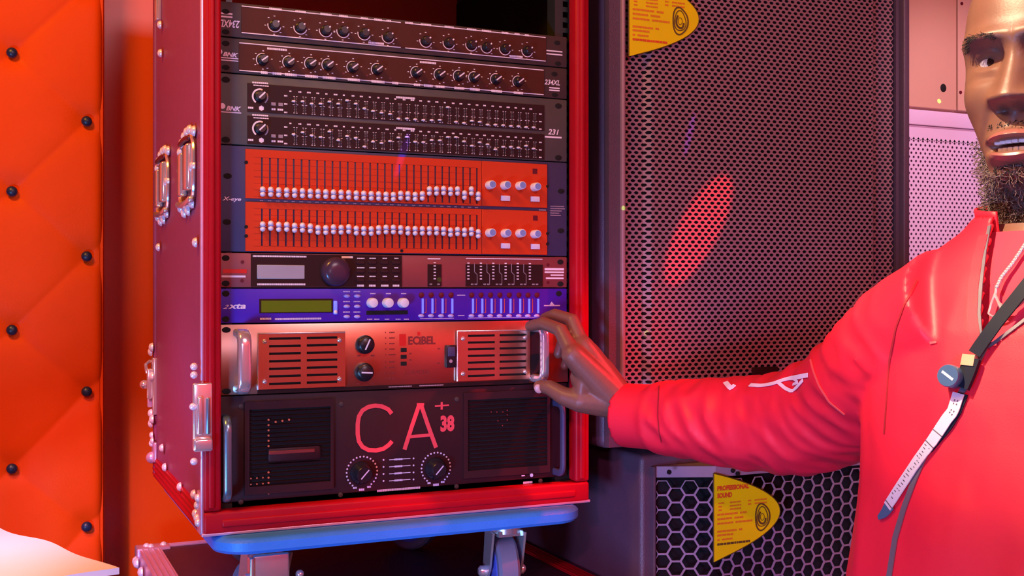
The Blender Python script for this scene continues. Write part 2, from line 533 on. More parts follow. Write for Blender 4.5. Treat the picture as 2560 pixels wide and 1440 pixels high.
trim_v(RXL - .002, RXL + TRIM - .004); trim_v(RXR - TRIM + .004, RXR + .002)
mb = MB().bbox((RXL - .002, RFY - .003, RZB - .002), (RXR + .002, RFY + .02, RZB + .026), .004)
mb.bbox((RXL + .02, RFY - .005, RZB + .006), (RXR - .02, RFY, RZB + .016), .0025)
mb.build('front_edge_trim', 'alu_red_lit', rack)
MB().bbox((RXL - .002, RFY - .003, RZT - .024), (RXR + .002, RFY + .02, RZT + .002), .004).build('front_edge_trim', 'alu_red_lit', rack)
# lower left edge trim, ribbed
for s_, xx in ((-1, RXL), (1, RXR)):
    mb = MB()
    mb.box((min(xx, xx + s_ * .0025), RFY + .02, RZB - .002), (max(xx, xx + s_ * .0025), RBY, RZB + .030))
    for k in range(4):
        z = RZB + .003 + k * .008
        mb.cyl((xx + s_ * .0025, RFY + .022, z), (xx + s_ * .0025, RBY - .002, z), .0018, 8)
    mb.build('lower_edge_trim', 'alu_red_lit', rack)
    mb = MB().bbox((xx - .003, RBY - .018, RZB), (xx + .003, RBY + .003, RZT), .002)
    mb.build('rear_edge_trim', 'laminate', rack)
MB().bbox((RXL - .0035, RFY - .0025, RZB - .0035), (RXR + .0035, RFY + .004, RZB + .0005), .001).build('bottom_lip', 'alu', rack)
MB().bbox((RXL - .0045, RFY - .0015, RZB), (RXL - .001, RFY + .006, RZT), .001).build('corner_highlight', 'alu', rack)  # pale strip painting the pink highlight along the trim's outer edge

rv = MB().lathe((0, 0, 0), (-1, 0, 0), [(.0055, 0), (.0053, .0018), (.0036, .0040), (.0008, .0048)], 12).mesh('rivet', 'rivet')
rvf = MB().lathe((0, 0, 0), (0, -1, 0), [(.0046, 0), (.0044, .0012), (.0030, .0028), (.0008, .0034)], 12).mesh('rivet', 'rivet')


def side_rivet(px, py, x=RXL - .003, s=1.0, parent=None):
    p = onX(px, py, x); o = put('rivet', rv, p, parent or rack); o.scale = (s, s, s); return o


for px, py in ((414, 1168), (452, 1217), (403, 133), (491, 606), (398, 618), (487, 1236), (491, 1284), (402, 62), (407, 1120)):
    side_rivet(px, py, s=1.15)


# recessed chrome catches on the left side, ringed by rivets
def side_catch(pc, h, WC, name='butterfly_latch'):
    c = Vector(pc); w = WC; ky = w / .036
    mb = MB()
    poly = []
    for k in range(24):
        a = 2 * PI * k / 24
        ca, sa = math.cos(a), math.sin(a)
        poly.append((w / 2 * math.copysign(abs(ca) ** .5, ca), h / 2 * math.copysign(abs(sa) ** .6, sa)))
    mb.prism(poly, c, (0, 1, 0), (0, 0, 1), (-.0022, 0, 0))
    o = mb.build(name, 'dark_red', rack)
    # dish frame, spring grip and two bright bars
    pts = [c + Vector((-.003, a * .92, b * .86)) for a, b in poly]
    MB().tube(pts + [pts[0]], .0030, 8).build('dish_rim', 'chrome', o)
    for y0, y1, za, zb in ((-.80, -.30, -.26, .30), (.00, .44, -.30, .24)):
        MB().bbox(c + Vector((-.012, y0 * w / 2, za * h)), c + Vector((-.002, y1 * w / 2, zb * h)), .003).build('grip_bar', 'chrome', o)
    MB().bbox(c + Vector((-.006, -.30 * w / 2, -.24 * h)), c + Vector((-.002, .30 * w / 2, .26 * h)), .002).build('catch_plate', 'steel_blue', o)
    MB().tube([c + Vector((-.006, q * w / 2, -h * (.36 + .05 * (1 - q * q)))) for q in (-.8, -.4, 0, .4, .8)], .0048, 8, True).build('bail', 'chrome', o)
    MB().tube([c + Vector((-.006, q * w / 2, h * (.34 + .06 * (1 - q * q)))) for q in (-.6, -.3, 0, .3, .6)], .0036, 8, True).build('bail', 'dark_red', o)
    for a, b in ((-.86, .30), (-.62, .40), (-.30, .46), (.05, .49), (.42, .49), (-.86, .06), (-.80, -.42), (-.30, -.50), (.20, -.49), (.72, -.42), (.88, .02), (.90, .44)):
        q = put('rivet', rv, c + Vector((-.002, -a * w / 2, b * h)), o); q.scale = (1.25,) * 3


side_catch(onX(473, 430, RXL), .105, .130)
side_catch(onX(412, 465, RXL), .105, .135)


def edge_latch(c, front=True):
    c = Vector(c); mb = MB()
    if front:
        mb.bbox(c + Vector((-.0125, -.003, -.040)), c + Vector((.0105, .003, .040)), .002)
        o = mb.build('edge_latch', 'chrome', rack)
        MB().bbox(c + Vector((-.008, -.007, -.022)), c + Vector((-.002, -.001, .024)), .002).build('lever', 'chrome', o)
        MB().bbox(c + Vector((.003, -.006, -.022)), c + Vector((.007, -.001, .022)), .0015).build('lever', 'steel_blue', o)
        MB().bbox(c + Vector((-.013, -.010, -.042)), c + Vector((.010, -.001, -.026)), .003).build('catch_plate', 'chrome', o)
        for a, b in ((-.011, .050), (-.011, .060), (-.012, .012), (-.011, -.054)):
            put('rivet', rvf, c + Vector((a, -.001, b)), o)
    else:
        mb.bbox(c + Vector((-.004, -.012, -.045)), c + Vector((.003, .012, .045)), .002)
        o = mb.build('edge_latch', 'chrome', rack)
        MB().bbox(c + Vector((-.012, -.006, -.020)), c + Vector((-.004, -.001, .028)), .002).build('lever', 'chrome', o)
        MB().bbox(c + Vector((-.010, .004, -.034)), c + Vector((-.003, .010, .010)), .002).build('lever', 'alu', o)
        MB().ball(c + Vector((-.014, .010, .002)), .0075, n=12, m=8).build('thumb_turn', 'chrome', o)
        MB().tube([c + Vector((-.005, .008, .040)), c + Vector((-.012, .012, .034)), c + Vector((-.010, .010, .020))], .0028, 8).build('bail', 'chrome', o)
        for a, b in ((-.004, .062), (.008, .054), (-.008, -.052), (.006, -.060), (.008, -.044), (-.008, .016)):
            q = put('rivet', rv, c + Vector((-.003, a, b)), o); q.scale = (1.3,) * 3


edge_latch(P(508, 1040, RFY - .005))
edge_latch(onX(386, 965, RXL - .002), False)
# corner fittings
for px, py in ((388, 1135),):
    c = onX(px, py, RXL - .002)
    o = MB().bbox(c + Vector((-.004, -.014, -.012)), c + Vector((.002, .014, .020)), .003).build('corner_fitting', 'alu', rack)
    for a, b in ((-.006, .022), (.008, .016), (.002, .030)): put('rivet', rv, c + Vector((-.004, a, b)), o)
    MB().ball(c + Vector((-.004, .006, -.006)), .0095, n=12, m=8).build('corner_ball', 'alu', o)
c = Vector((RXL - .002, RFY + .004, RZB + .020))
o = MB().bbox(c + Vector((-.003, -.003, -.022)), c + Vector((.003, .022, .030)), .002).build('corner_fitting', 'alu', rack)
for a, b in ((.008, .022), (.014, .012), (.008, -.008), (.016, -.004)): put('rivet', rv, c + Vector((-.003, a, b)), o)
c = onX(398, 15, RXL - .002)
o = MB().bbox(c + Vector((-.006, -.012, -.024)), c + Vector((.002, .012, .03)), .002).build('corner_fitting', 'chrome', rack)
# made-up rear panel for the shaded wall; black sheets paint the inner shade
MB().box((RXL + .012, RBY - .012, RZB + .012), (RXR - .012, RBY - .002, RZT - .012)).build('shaded_wall_panel', 'shaded_wall_red', rack, smooth=False)
MB().box((RXR - .0135, RFY + .024, RZB + .03), (RXR - .0122, RBY - .001, RZT - .026)).build('side_shade_sheet', 'side_shade_black', rack, smooth=False)
MB().box((RXL + .0122, RFY + .024, RZB + .03), (RXL + .0135, RBY - .001, RZT - .026)).build('side_shade_sheet', 'side_shade_black', rack, smooth=False)
# rack rails with square holes
for x0, x1 in ((RXL + .0137, .016), (PW - .016, RXR - .0137)):
    hs = []
    z = RZB + .045
    xm = x0 + .017 if x0 > .2 else x1 - .012
    while z < RZT - .05:
        hs.append((xm - .0045, xm + .0045, z, z + .008)); z += U / 3
    MB().plate(x0, x1, RZB + .014, RZT - .014, .006, .002, hs).build('rack_rail', 'rail', rack, smooth=False)
    MB().box((x0 if x0 > .2 else x1 - .002, .008, RZB + .014), (x0 + .002 if x0 > .2 else x1, .03, RZT - .014)).build('rail_flange', 'rail', rack, smooth=False)

# ================================================================ rack units
UNITS = {}


def unit(name, label, cat, ub, ut, panel_mat, front=PY, th=.004, panel=True, depth=.30, ch='inner'):
    z0 = ZC + ub * U + .0006; z1 = ZC + ut * U - .0006
    r = thing(name, label, cat, (PW / 2, front, z0))
    MB().box((.022, front + th, z0 + .002), (PW - .022, front + depth, z1 - .002)).build('chassis', ch, r, smooth=False)
    if panel:
        MB().bbox((0, front, z0), (PW, front + th, z1), .0012, 2).build('front_panel', panel_mat, r)
    return r, z0, z1


def quad_px(mb, px, py, wpx, hpx, y):
    c = P(px, py, y); sx = (P(px + wpx / 2, py, y) - P(px - wpx / 2, py, y)).x; sz = hpx * (P(px, py - 1, y) - P(px, py, y)).z
    mb.box((c.x - sx / 2, y - .0002, c.z - sz / 2), (c.x + sx / 2, y + .0004, c.z + sz / 2))


def line_px(mb, a, b, wpx, y):
    A, B = P(*a, y), P(*b, y); h = wpx * .00025
    d = (B - A).normalized(); n = Vector((-d.z, 0, d.x)) * h
    mb.raw([A - n, B - n, B + n, A + n], [(0, 1, 2, 3)])


def hbar(mb, pxa, pxb, z, h, y):
    """level bar between two pixel columns at height z"""
    a = P(pxa, 722, y).x; b = P(pxb, 722, y).x
    mb.box((a, y - .0002, z - h / 2), (b, y + .0004, z + h / 2))


def chip(mb, c, w, h, y, seed=0):
    """a smear of tiny lettering: broken dashes"""
    rn = random.Random(seed * 31 + int(c.x * 9999)); x = c.x - w / 2
    while x < c.x + w / 2 - .0008:
        d = min(rn.uniform(.0010, .0026), c.x + w / 2 - x); mb.box((x, y - .0002, c.z - h / 2), (x + d, y + .0003, c.z + h / 2)); x += d + .0004


def screw_holes(r, pts, y, w=.0095, h=.0062):
    me = MB().lathe((0, 0, 0), (0, -1, 0), [(1, 0), (1, .0003), (.72, .0005)], 18).mesh('mounting_hole', 'hole')
    for px, py in pts:
        p_ = P(px, py, y); p_.x = min(max(p_.x, .0070), PW - .0070); p_.z = max(p_.z, wl(r).z + h / 2 + .0015)
        o = put('mounting_hole', me, p_, r); o.scale = (w / 2, 1, h / 2)


def arc_mesh(r, a0, a1, w, name='dial_ring', m='print'):
    v, f = [], []; n = max(6, int(abs(a1 - a0) / 12))
    for k in range(n + 1):
        a = math.radians(a0 + (a1 - a0) * k / n)
        for q in (r - w / 2, r + w / 2): v.append((q * math.cos(a), 0, q * math.sin(a)))
    for k in range(n): f.append((2 * k, 2 * k + 1, 2 * k + 3, 2 * k + 2))
    return MB().raw(v, f).mesh(name, m, smooth=False)


def knob_mesh(r, h, m='knob_black', n=20):
    return MB().lathe((0, 0, 0), (0, -1, 0), [(r, 0), (r, h * .35), (r * .86, h * .4), (r * .80, h * .95), (r * .72, h)], n).mesh('knob', m)


def pointer_mesh(L0, L1, w, h, m='print'):
    return MB().box((L0, -h - .0004, -w / 2), (L1, -h + .0005, w / 2)).mesh('pointer', m, smooth=False)


def knobs(r, pts, y, km, pm, ang, ring=None):
    for i, (px, py) in enumerate(pts):
        a = ang[i % len(ang)] if isinstance(ang, (list, tuple)) else ang
        p = P(px, py, y)
        o = put('knob', km, p, r, (0, -math.radians(a), 0))
        if pm: put('pointer', pm, p, o)
        if ring: put('dial_ring', ring, p + Vector((0, -.0004, 0)), r)


def ticks_around(mb, c, r0, degs, w, h):
    for a in degs:
        x = c.x + r0 * math.cos(math.radians(a)); z = c.z + r0 * math.sin(math.radians(a))
        mb.box((x - w / 2, c.y - .0004, z - h / 2), (x + w / 2, c.y + .0002, z + h / 2))


# ---- 1: crossover mounted upside down
r, z0, z1 = unit('crossover', 'brown one-space crossover mounted upside down at the top of the rack', 'crossover', 7, 8, 'u_ear')
FY = PY - .0012
xa, xb = P(603, 55).x, P(1364, 135).x
MB().box((xa, FY, z0 + .0065), (xb, PY + .001, z1 - .0035)).build('face_inlay', 'u_brown', r, smooth=False)
pr = MB()
for z in (z0 + .0062, z1 - .0040):
    hbar(pr, 604, 1002, z, .0012, FY - .0003); hbar(pr, 1013, 1364, z, .0012, FY - .0003)
for px, w in ((688, 30), (752, 28), (815, 30), (858, 22), (910, 18), (944, 20), (971, 12), (1022, 22), (1064, 28), (1122, 26), (1178, 26), (1215, 26), (1262, 20), (1292, 16), (1316, 12)):
    c_ = P(px, 60); chip(pr, Vector((c_.x, 0, z1 - .0036)), w * .00052, .0026, FY - .0005, px)
for px, w in ((940, 42), (1289, 38)): chip(pr, Vector((P(px, 60).x, 0, z0 + .0088)), w * .00052, .0026, FY - .0004, px)
text_on(pr, '234XL', P(551, 67, PY - .0004), P(600, 71, PY - .0004), P(551, 48, PY - .0004), .25, .02, flip=True)
for yy in (34, 42): quad_px(pr, 566, yy, 30, 4, PY - .0003)
for yy in (128, 136): quad_px(pr, 1386, yy, 40, 3, PY - .0003)
for i, px in enumerate((686, 750.6, 814, 857.5, 910, 970, 1064, 1121.6, 1178, 1216, 1262, 1317.5)):
    c_ = P(px, (63, 69, 76, 78, 84, 92, 102.5, 107, 112, 117.5, 122, 127)[i], FY)
    ticks_around(pr, c_, .0115, (90, 130, 185, 268, -5, -48), .0022, .0009)
pr.build('printed_lettering', 'print', r, smooth=False)
K1 = [(686, 63), (750.6, 69), (814, 76), (857.5, 78), (910, 84), (970, 92), (1064, 102.5), (1121.6, 107), (1178, 112), (1216, 117.5), (1262, 122), (1317.5, 127)]
knobs(r, K1, FY, knob_mesh(.0064, .010), pointer_mesh(.0030, .0052, .0018, .010), 42, arc_mesh(.0084, 170, 345, .0011))
screw_holes(r, [(558.5, 79), (557, 28), (1393, 107), (1395, 162)], PY - .0002)

# ---- 2: crossover, right way up
r, z0, z1 = unit('crossover', 'brown one-space crossover, right way up, second in the rack', 'crossover', 6, 7, 'u_ear')
xa, xb = P(597, 145).x, P(1359, 210).x
MB().box((xa, FY, z0 + .0035), (xb, PY + .001, z1 - .0058)).build('face_inlay', 'u_brown', r, smooth=False)
pr = MB()
for z in (z0 + .0034, z1 - .0056): hbar(pr, 598, 1359, z, .0012, FY - .0003)
for px, w in ((661, 18), (692, 22), (727, 30), (779, 34), (822, 32), (884, 32), (944, 34), (987, 16), (1042, 18), (1070, 24), (1099, 24), (1147, 28), (1186, 28), (1241, 32), (1295, 28)):
    chip(pr, Vector((P(px, 200).x, 0, z0 + .0030)), w * .00052, .0032, FY - .0005, px)
for px, w in ((692, 48), (1069, 44)): chip(pr, Vector((P(px, 150).x, 0, z1 - .0095)), w * .00052, .0026, FY - .0004, px)
text_on(pr, 'BNK', P(557, 140, PY - .0004), P(596, 144, PY - .0004), P(557, 129, PY - .0004), .35, .035)
for yy in (145, 151): quad_px(pr, 570, yy, 52, 2.5, PY - .0003)
pr.lathe(P(549, 129, PY), (0, -1, 0), [(.0034, 0), (.0034, .0004)], 12)
text_on(pr, '234XL', P(1361, 211, PY - .0004), P(1400, 214, PY - .0004), P(1361, 198, PY - .0004), .25, .02)
for yy in (220, 226): quad_px(pr, 1386, yy, 26, 3, PY - .0003)
K2 = [(657, 150), (722.5, 156), (777, 159.4), (820, 163), (882, 169), (943, 174.4), (1041, 182), (1099, 187), (1147, 190.6), (1185, 194.4), (1239.7, 199), (1295, 204.7)]
for px, py in K2: ticks_around(pr, P(px, py, FY), .0115, (88, 140, 178, 215, 270, 300, 10), .0020, .0010)
pr.build('printed_lettering', 'print', r, smooth=False)
knobs(r, K2, FY, knob_mesh(.0068, .010), pointer_mesh(-.0040, .0054, .0017, .010, 'cap_white'), 38, arc_mesh(.0082, 75, 225, .0010))
ld = MB()
for px, py in ((700, 169), (859, 184), (918, 189), (976, 196), (1073, 205), (1216, 215), (1272, 221)): quad_px(ld, px, py, 5, 5, FY - .0003)
ld.build('indicator_leds', 'dark_red', r, smooth=False)
screw_holes(r, [(558, 108), (557, 168), (1386, 185), (1387, 241)], PY - .0002)

# ---- 3: two-channel graphic equaliser with small black sliders
r, z0, z1 = unit('graphic_equaliser', 'grey graphic equaliser with two black rows of small sliders', 'equaliser', 4, 6, 'u_ear3')
xa, xb = P(618, 300).x, P(1360, 330).x
rows3 = [(ZC + 4.955 * U, ZC + 5.755 * U, ZC + 5.235 * U), (ZC + 4.05 * U, ZC + 4.84 * U, ZC + 4.345 * U)]
c0 = P(738, 250).x; c1 = P(1336, 300).x
V3 = [[.38, .43, .22, .3, .64, .45, .93, .6, .1, -.15, -.28, -.38, -.88, -.8, -.85, -.85, -.8, -.7, 1, -.8, -.9, -.55, -.6, -.9, -.85, -.85, -.88, -.85, -.9, -.85],
      [.15, .45, .15, 0, .75, -.25, .3, .15, -.85, -.2, -.3, 0, .5, .65, .1, .1, .42, .45, .95, 1, .5, 0, .5, .3, -.3, .1, .15, .1, .4, .1]]
sl = MB().bbox((-.0020, -.0045, -.0011), (.0020, 0, .0011), .0004, 1).mesh('slider_cap', 'print')
pr = MB(); dimp = MB()
for k, (a, b, zc) in enumerate(rows3):
    slots = []
    for i in range(30):
        x = c0 + (c1 - c0) * i / 29
        slots.append((x - .0006, x + .0006, zc - .0112, zc + .0112))
    MB().plate(xa, xb, a, b, FY, .0018, slots).build('slider_panel', 'u_black', r, smooth=False)
    MB().box((xa + .002, FY + .0019, a + .002), (xb - .002, FY + .0024, b - .002)).build('slot_backing', 'hole', r, smooth=False)
    for i in range(30):
        x = c0 + (c1 - c0) * i / 29
        for t in range(-5, 6):
            w = .0050 if t == 0 else (.0036 if abs(t) == 5 else .0022)
            tgt = pr if (t == 0 or abs(t) == 5) else dimp
            for sg in (-1, 1):
                if t: tgt.box((x + sg * .0008 - (w / 2 if sg < 0 else 0), FY - .0002, zc + t * .0021 - .0004), (x + sg * .0008 + (w / 2 if sg > 0 else 0), FY + .0002, zc + t * .0021 + .0004))
                else: tgt.box((x + sg * .0009 - (w / 2 if sg < 0 else 0), FY - .0002, zc - .0004), (x + sg * .0009 + (w / 2 if sg > 0 else 0), FY + .0002, zc + .0004))
        chip(pr, Vector((x - .006, 0, b - .0065)), .0048 if i % 3 == 2 else .0036, .0018, FY - .0003, i)
        put('slider_cap', sl, (x - .0030, FY, zc + V3[k][i] * .0105), r)
    for z in (zc + .0105, zc, zc - .0105):
        chip(pr, Vector((c0 - .0125, 0, z)), .0040, .0018, FY - .0003, 5); chip(pr, Vector((c1 + .0085, 0, z)), .0040, .0018, FY - .0003, 6)
    kx = P(650, 722).x
    chip(pr, Vector((kx, 0, b + .0012)), .0200, .0020, FY - .0004, 3); chip(pr, Vector((kx + .001, 0, b - .0022)), .019, .0014, FY - .0004, 4)
    chip(pr, Vector((P(1013, 722).x, 0, b - .0040)), .026, .0026, FY - .0004, 9)
    for xx, w in ((626, .0065), (683, .005), (700, .007)): chip(pr, Vector((P(xx, 722).x, 0, a + .0048)), w, .0024, FY - .0004, xx)
    pr.lathe((P(653, 722).x, FY, a + .0052), (0, -1, 0), [(.0034, 0), (.0034, .0003)], 6)
    for xx in (683, 701): dimp.box((P(xx, 722).x - .0028, FY - .0006, a + .0095), (P(xx, 722).x + .0028, FY, a + .0135))
text_on(pr, 'BNK', P(565, 276, PY - .0004), P(603, 279, PY - .0004), P(565, 264, PY - .0004), .35, .035)
quad_px(pr, 577, 281, 52, 2.5, PY - .0003)
pr.lathe(P(556, 265, PY), (0, -1, 0), [(.0036, 0), (.0036, .0004)], 12)
text_on(pr, '231', P(1370, 336, PY - .0004), P(1397, 338, PY - .0004), P(1370, 322, PY - .0004), .25, .02)
quad_px(pr, 1383, 343, 42, 4, PY - .0003)
pr.build('printed_lettering', 'print', r, smooth=False); dimp.build('scale_marks', 'print_dim', r, smooth=False)
knobs(r, [(650, 241.5), (650.5, 322)], FY, knob_mesh(.0070, .010, 'knob_black'), pointer_mesh(-.0042, .0062, .0019, .010, 'cap_white'), 45, arc_mesh(.0092, 70, 235, .0021))
for kx, ky in ((650, 241.5), (650.5, 322)):
    put('dial_ring', arc_mesh(.0096, -50, 30, .0016, m='print_dim'), P(kx, ky, FY - .0003), r)
screw_holes(r, [(563, 199), (562, 350), (1396, 265), (1396, 398)], PY - .0002, .0105, .0075)

# ---- 4: orange equaliser
r, z0, z1 = unit('graphic_equaliser', 'bright orange graphic equaliser with two rows of round white faders', 'equaliser', 1, 4, 'u_navy')
xa, xm, xb = P(613, 450).x, P(1203, 500).x, P(1367, 520).x
bands = [(ZC + 2.52 * U, ZC + 3.90 * U), (ZC + 1.04 * U, ZC + 2.42 * U)]
X5 = [715, 822, 930, 1040, 1140, 1245, 1350, 1450, 1550, 1655, 1760, 1858, 1960, 2058, 2158, 2255, 2355, 2450, 2540]
Y5a = [210, 213, 220, 223, 227, 230, 235, 238, 243, 248, 250, 253, 260, 263, 267, 270, 275, 278, 262]
Y5b = [675, 665, 680, 680, 692, 690, 700, 720, 722, 712, 718, 710, 730, 732, 735, 722, 715, 715, 720]
X6 = [197, 287, 378, 472, 568, 660, 755, 845, 935, 1025, 1125]
Y6a = [480, 490, 480, 415, 415, 410, 420, 415, 470, 415, 485]
Y6b = [945, 945, 945, 945, 945, 950, 965, 955, 965, 955, 985]
k_ = 480 / 2560
fa = [(520 + x * k_, 440 + y * k_) for x, y in zip(X5, Y5a)] + [(980 + x * k_, 400 + y * k_) for x, y in zip(X6, Y6a)]
fb = [(520 + x * k_, 440 + y * k_) for x, y in zip(X5, Y5b)] + [(980 + x * k_, 400 + y * k_) for x, y in zip(X6, Y6b)]
f0 = P(fa[0][0], 470).x; f1 = P(fa[-1][0], 480).x
capm = MB()
capm.ball((0, -.0045, .0031), .0036, .0045, .0036, 12, 8); capm.ball((0, -.0045, -.0031), .0035, .0040, .0033, 12, 8)
capm.box((-.0008, -.001, -.001), (.0008, .001, .001))
capme = capm.mesh('fader_cap', 'cap_white')
grm = MB().box((-.0036, -.0072, -.0004), (.0036, -.002, .0004)).mesh('cap_groove', 'cap_blue', smooth=False)
lines = MB()
for k, (a, b) in enumerate(bands):
    slot = (ZC + (2.58 if k == 0 else 1.18) * U, ZC + (3.68 if k == 0 else 2.24) * U)
    hs = [(f0 + (f1 - f0) * i / 29 - .0012, f0 + (f1 - f0) * i / 29 + .0012, slot[0], slot[1]) for i in range(30)]
    MB().plate(xa, xm - .0004, a, b, PY - .002, .002, hs).build('fader_panel', 'orange', r, smooth=False)
    MB().box((xa + .004, PY + .0001, a + .001), (xm - .004, PY + .0002, b - .001)).build('slot_backing', 'hole', r, smooth=False)
    MB().bbox((xm + .0004, PY - .002, a), (xb, PY, b), .0006, 1).build('control_panel', 'orange', r)
    for t in range(7):
        z = slot[0] + (slot[1] - slot[0]) * t / 6
        for i in range(-1, 30):
            xl = (f0 + (f1 - f0) * i / 29 + .0014); xr = (f0 + (f1 - f0) * (i + 1) / 29 - .0014)
            if i == 29: continue
            if i == -1: xl = f0 - .010
            h = .0008 if t == 3 else .0003
            lines.box((xl, PY - .0022, z - h / 2), (xr, PY - .0015, z + h / 2))
    for i, (px, py) in enumerate((fa, fb)[k]):
        x = f0 + (f1 - f0) * i / 29; zz = P(px, py, PY - .004).z
        o = put('fader_cap', capme, (x, PY - .002, zz), r); put('cap_groove', grm, (x, PY - .002, zz), o)
lines.build('scale_lines', 'orange_line', r, smooth=False)
pr = MB()
for i in range(30):
    c_ = Vector((f0 + (f1 - f0) * i / 29, 0, ZC + 2.47 * U)); chip(pr, c_, .0046, .0014, PY - .0003, i)
quad_px(pr, 1356, 525, 18, 3, PY - .0003)
for j, w in enumerate((34, 36, 28, 22, 26)): quad_px(pr, 1376 + w / 2, 516 + j * 5.6, w, 2.4, PY - .0003)
pr.build('scale_lettering', 'print_dim', r, smooth=False)
pr = MB(); text_on(pr, 'X-eye', P(556, 504, PY - .0004), P(603, 506, PY - .0004), P(556, 491, PY - .0004), .3, .02)
pr.build('printed_lettering', 'print', r, smooth=False)
km = MB().lathe((0, 0, 0), (0, -1, 0), [(.0060, 0), (.0060, .007), (.0056, .011), (.0050, .0125)], 20).mesh('knob', 'cap_white')
fm = MB().lathe((0, -.0123, 0), (0, -1, 0), [(.0045, 0), (.0043, .0005)], 18).mesh('knob_face', 'cap_blue')
for px, py in [(980 + x * k_, 400 + y * k_) for x, y in ((1295, 335), (1495, 340), (1695, 345), (1895, 362), (1295, 972), (1500, 978), (1695, 978), (1895, 990))]:
    o = put('knob', km, P(px, py, PY - .002), r); put('knob_face', fm, P(px, py, PY - .002), o)
bm_ = MB().bbox((-.0068, -.003, -.0037), (.0068, 0, .0037), .0008, 2).mesh('push_button', 'cap_white')
for px, py in [(980 + x * k_, 400 + y * k_) for x, y in ((1507, 512), (1902, 522), (1507, 1145), (1905, 1155))]:
    put('push_button', bm_, P(px, py, PY - .002), r)
dk = MB().box((-.0034, -.0006, -.0034), (.0034, 0, .0034)).mesh('clip_lamp', 'dark_red')
for px, py in ((1337, 428), (1338, 545)): put('clip_lamp', dk, P(px, py, PY - .002), r)
screw_holes(r, [(569, 440), (567, 555), (1403, 478), (1402, 577)], PY - .0002, .0105, .007)
nm = MB().cyl((0, 0, 0), (0, -.0024, 0), .0022, 10).mesh('panel_screw', 'hole')
for px, py in ((615, 406), (615, 567), (615, 590), (1367, 466), (1367, 584), (1367, 610), (1003, 627)): put('panel_screw', nm, P(px, py, PY), r)

# ---- 5: processor with a big wheel
r, z0, z1 = unit('speaker_processor', 'rose grey processor with a small grey screen and large dark data wheel', 'processor', 0, 1, 'u_rose')
xa, xb = P(627, 690).x, P(886, 690).x
MB().box((xa, FY, z0 + .001), (xb, PY + .001, z1 - .001)).build('display_window', 'u_black', r, smooth=False)
MB().box((xb + .0005, FY, z0 + .001), (P(1004, 690).x, PY + .001, z1 - .001)).build('key_field', 'u_black', r, smooth=False)
a, b = P(642, 697), P(761, 663)
MB().bbox((a.x, FY - .0008, a.z), (b.x, FY + .001, b.z), .0006, 1).build('screen', 'screen_grey', r)
pr = MB()
chip(pr, Vector((P(699, 690).x, 0, z1 - .0040)), .0680, .0021, FY - .0004, 1); chip(pr, Vector((P(704, 690).x, 0, z0 + .0040)), .0620, .0024, FY - .0004, 2)
for i, px in enumerate((901, 931, 961, 990)):
    for j, py in enumerate((646, 669.5, 691, 714)):
        chip(pr, P(px, py), (.0100, .0090, .0060, .0055)[i] if j < 3 else .0100, .0014 if j < 3 else .0026, FY - .0004, i * 7 + j)
quad_px(pr, 584, 691, 60, 5, PY - .0003)
for j, (xx, w, h) in enumerate(((1386, 48, 6), (1386, 48, 4), (1393, 32, 3.5), (1387, 44, 4))): quad_px(pr, xx, 673 + j * 7.5, w, h, PY - .0003)
hbar(pr, 1165, 1356, z1 - .0036, .0012, PY - .0003); quad_px(pr, 1085, 647, 32, 3, PY - .0003); quad_px(pr, 868, 643, 28, 5, FY - .0003)
pr.build('printed_lettering', 'print', r, smooth=False)
pr = MB(); quad_px(pr, 587, 678, 60, 10, PY - .0003); pr.build('name_stripe', 'red_print', r, smooth=False)
wc = P(838, 679, FY)
o = put('data_wheel', MB().lathe((0, 0, 0), (0, -1, 0), [(.0190, 0), (.0188, .006), (.0170, .010), (.0140, .0125), (.006, .0135)], 32).mesh('data_wheel', 'wheel'), wc, r)
kb = MB().bbox((-.0055, -.0015, -.0022), (.0055, 0, .0022), .0005, 1).mesh('key', 'amp_black')
for px in (901, 931, 961, 990):
    for py in (656, 678, 700): put('key', kb, P(px, py, FY), r)
a, b = P(1069, 717), P(1103, 661)
MB().box((a.x, FY, z0 + .0015), (b.x, PY + .001, b.z)).build('meter_window', 'u_black', r, smooth=False)
a2, b2 = P(1164, 717), P(1356, 662)
MB().box((a2.x, FY, z0 + .0015), (b2.x, PY + .001, b2.z)).build('meter_window', 'u_black', r, smooth=False)
pr = MB(); lb = MB()
for c_ in [P(1086, 690).x] + [a2.x + .0035 + i * (b2.x - a2.x - .007) / 5.9 for i in range(6)]:
    for j in range(6): lb.box((c_ - .0016, FY - .0003, z0 + .011 + j * .0043), (c_ + .0016, FY, z0 + .0125 + j * .0043))
    chip(pr, Vector((c_ + .0055, 0, z0 + .0045)), .0036, .0018, FY - .0003, 1); chip(pr, Vector((c_ - .0055 if c_ < a2.x else c_ + .011, 0, z0 + .0045)), .0036, .0018, FY - .0003, 1)
for i in range(5):
    x = a2.x + .0125 + i * (b2.x - a2.x - .007) / 5.9
    pr.box((x - .0004, FY - .0003, z0 + .021), (x + .0004, FY, z0 + .033)); pr.box((x + .0036, FY - .0003, z0 + .004), (x + .0042, FY, z0 + .018))
    pr.raw([(x - .0004, FY - .0003, z0 + .021), (x + .0036, FY - .0003, z0 + .0175), (x + .0042, FY - .0003, z0 + .018), (x + .0004, FY - .0003, z0 + .0215)], [(0, 1, 2, 3)])
pr.build('meter_lettering', 'print_dim', r, smooth=False); lb.build('meter_segments', 'print', r, smooth=False)
screw_holes(r, [(563, 645), (563, 711), (1401, 655), (1401, 712)], PY - .0002, .0095, .0072)
for px, py in ((606, 655), (605, 702), (1370, 662), (1370, 706)): put('panel_screw', MB().cyl((0, 0, 0), (0, -.0006, 0), .0022, 12).mesh('panel_screw', 'dark_red'), P(px, py, PY), r)

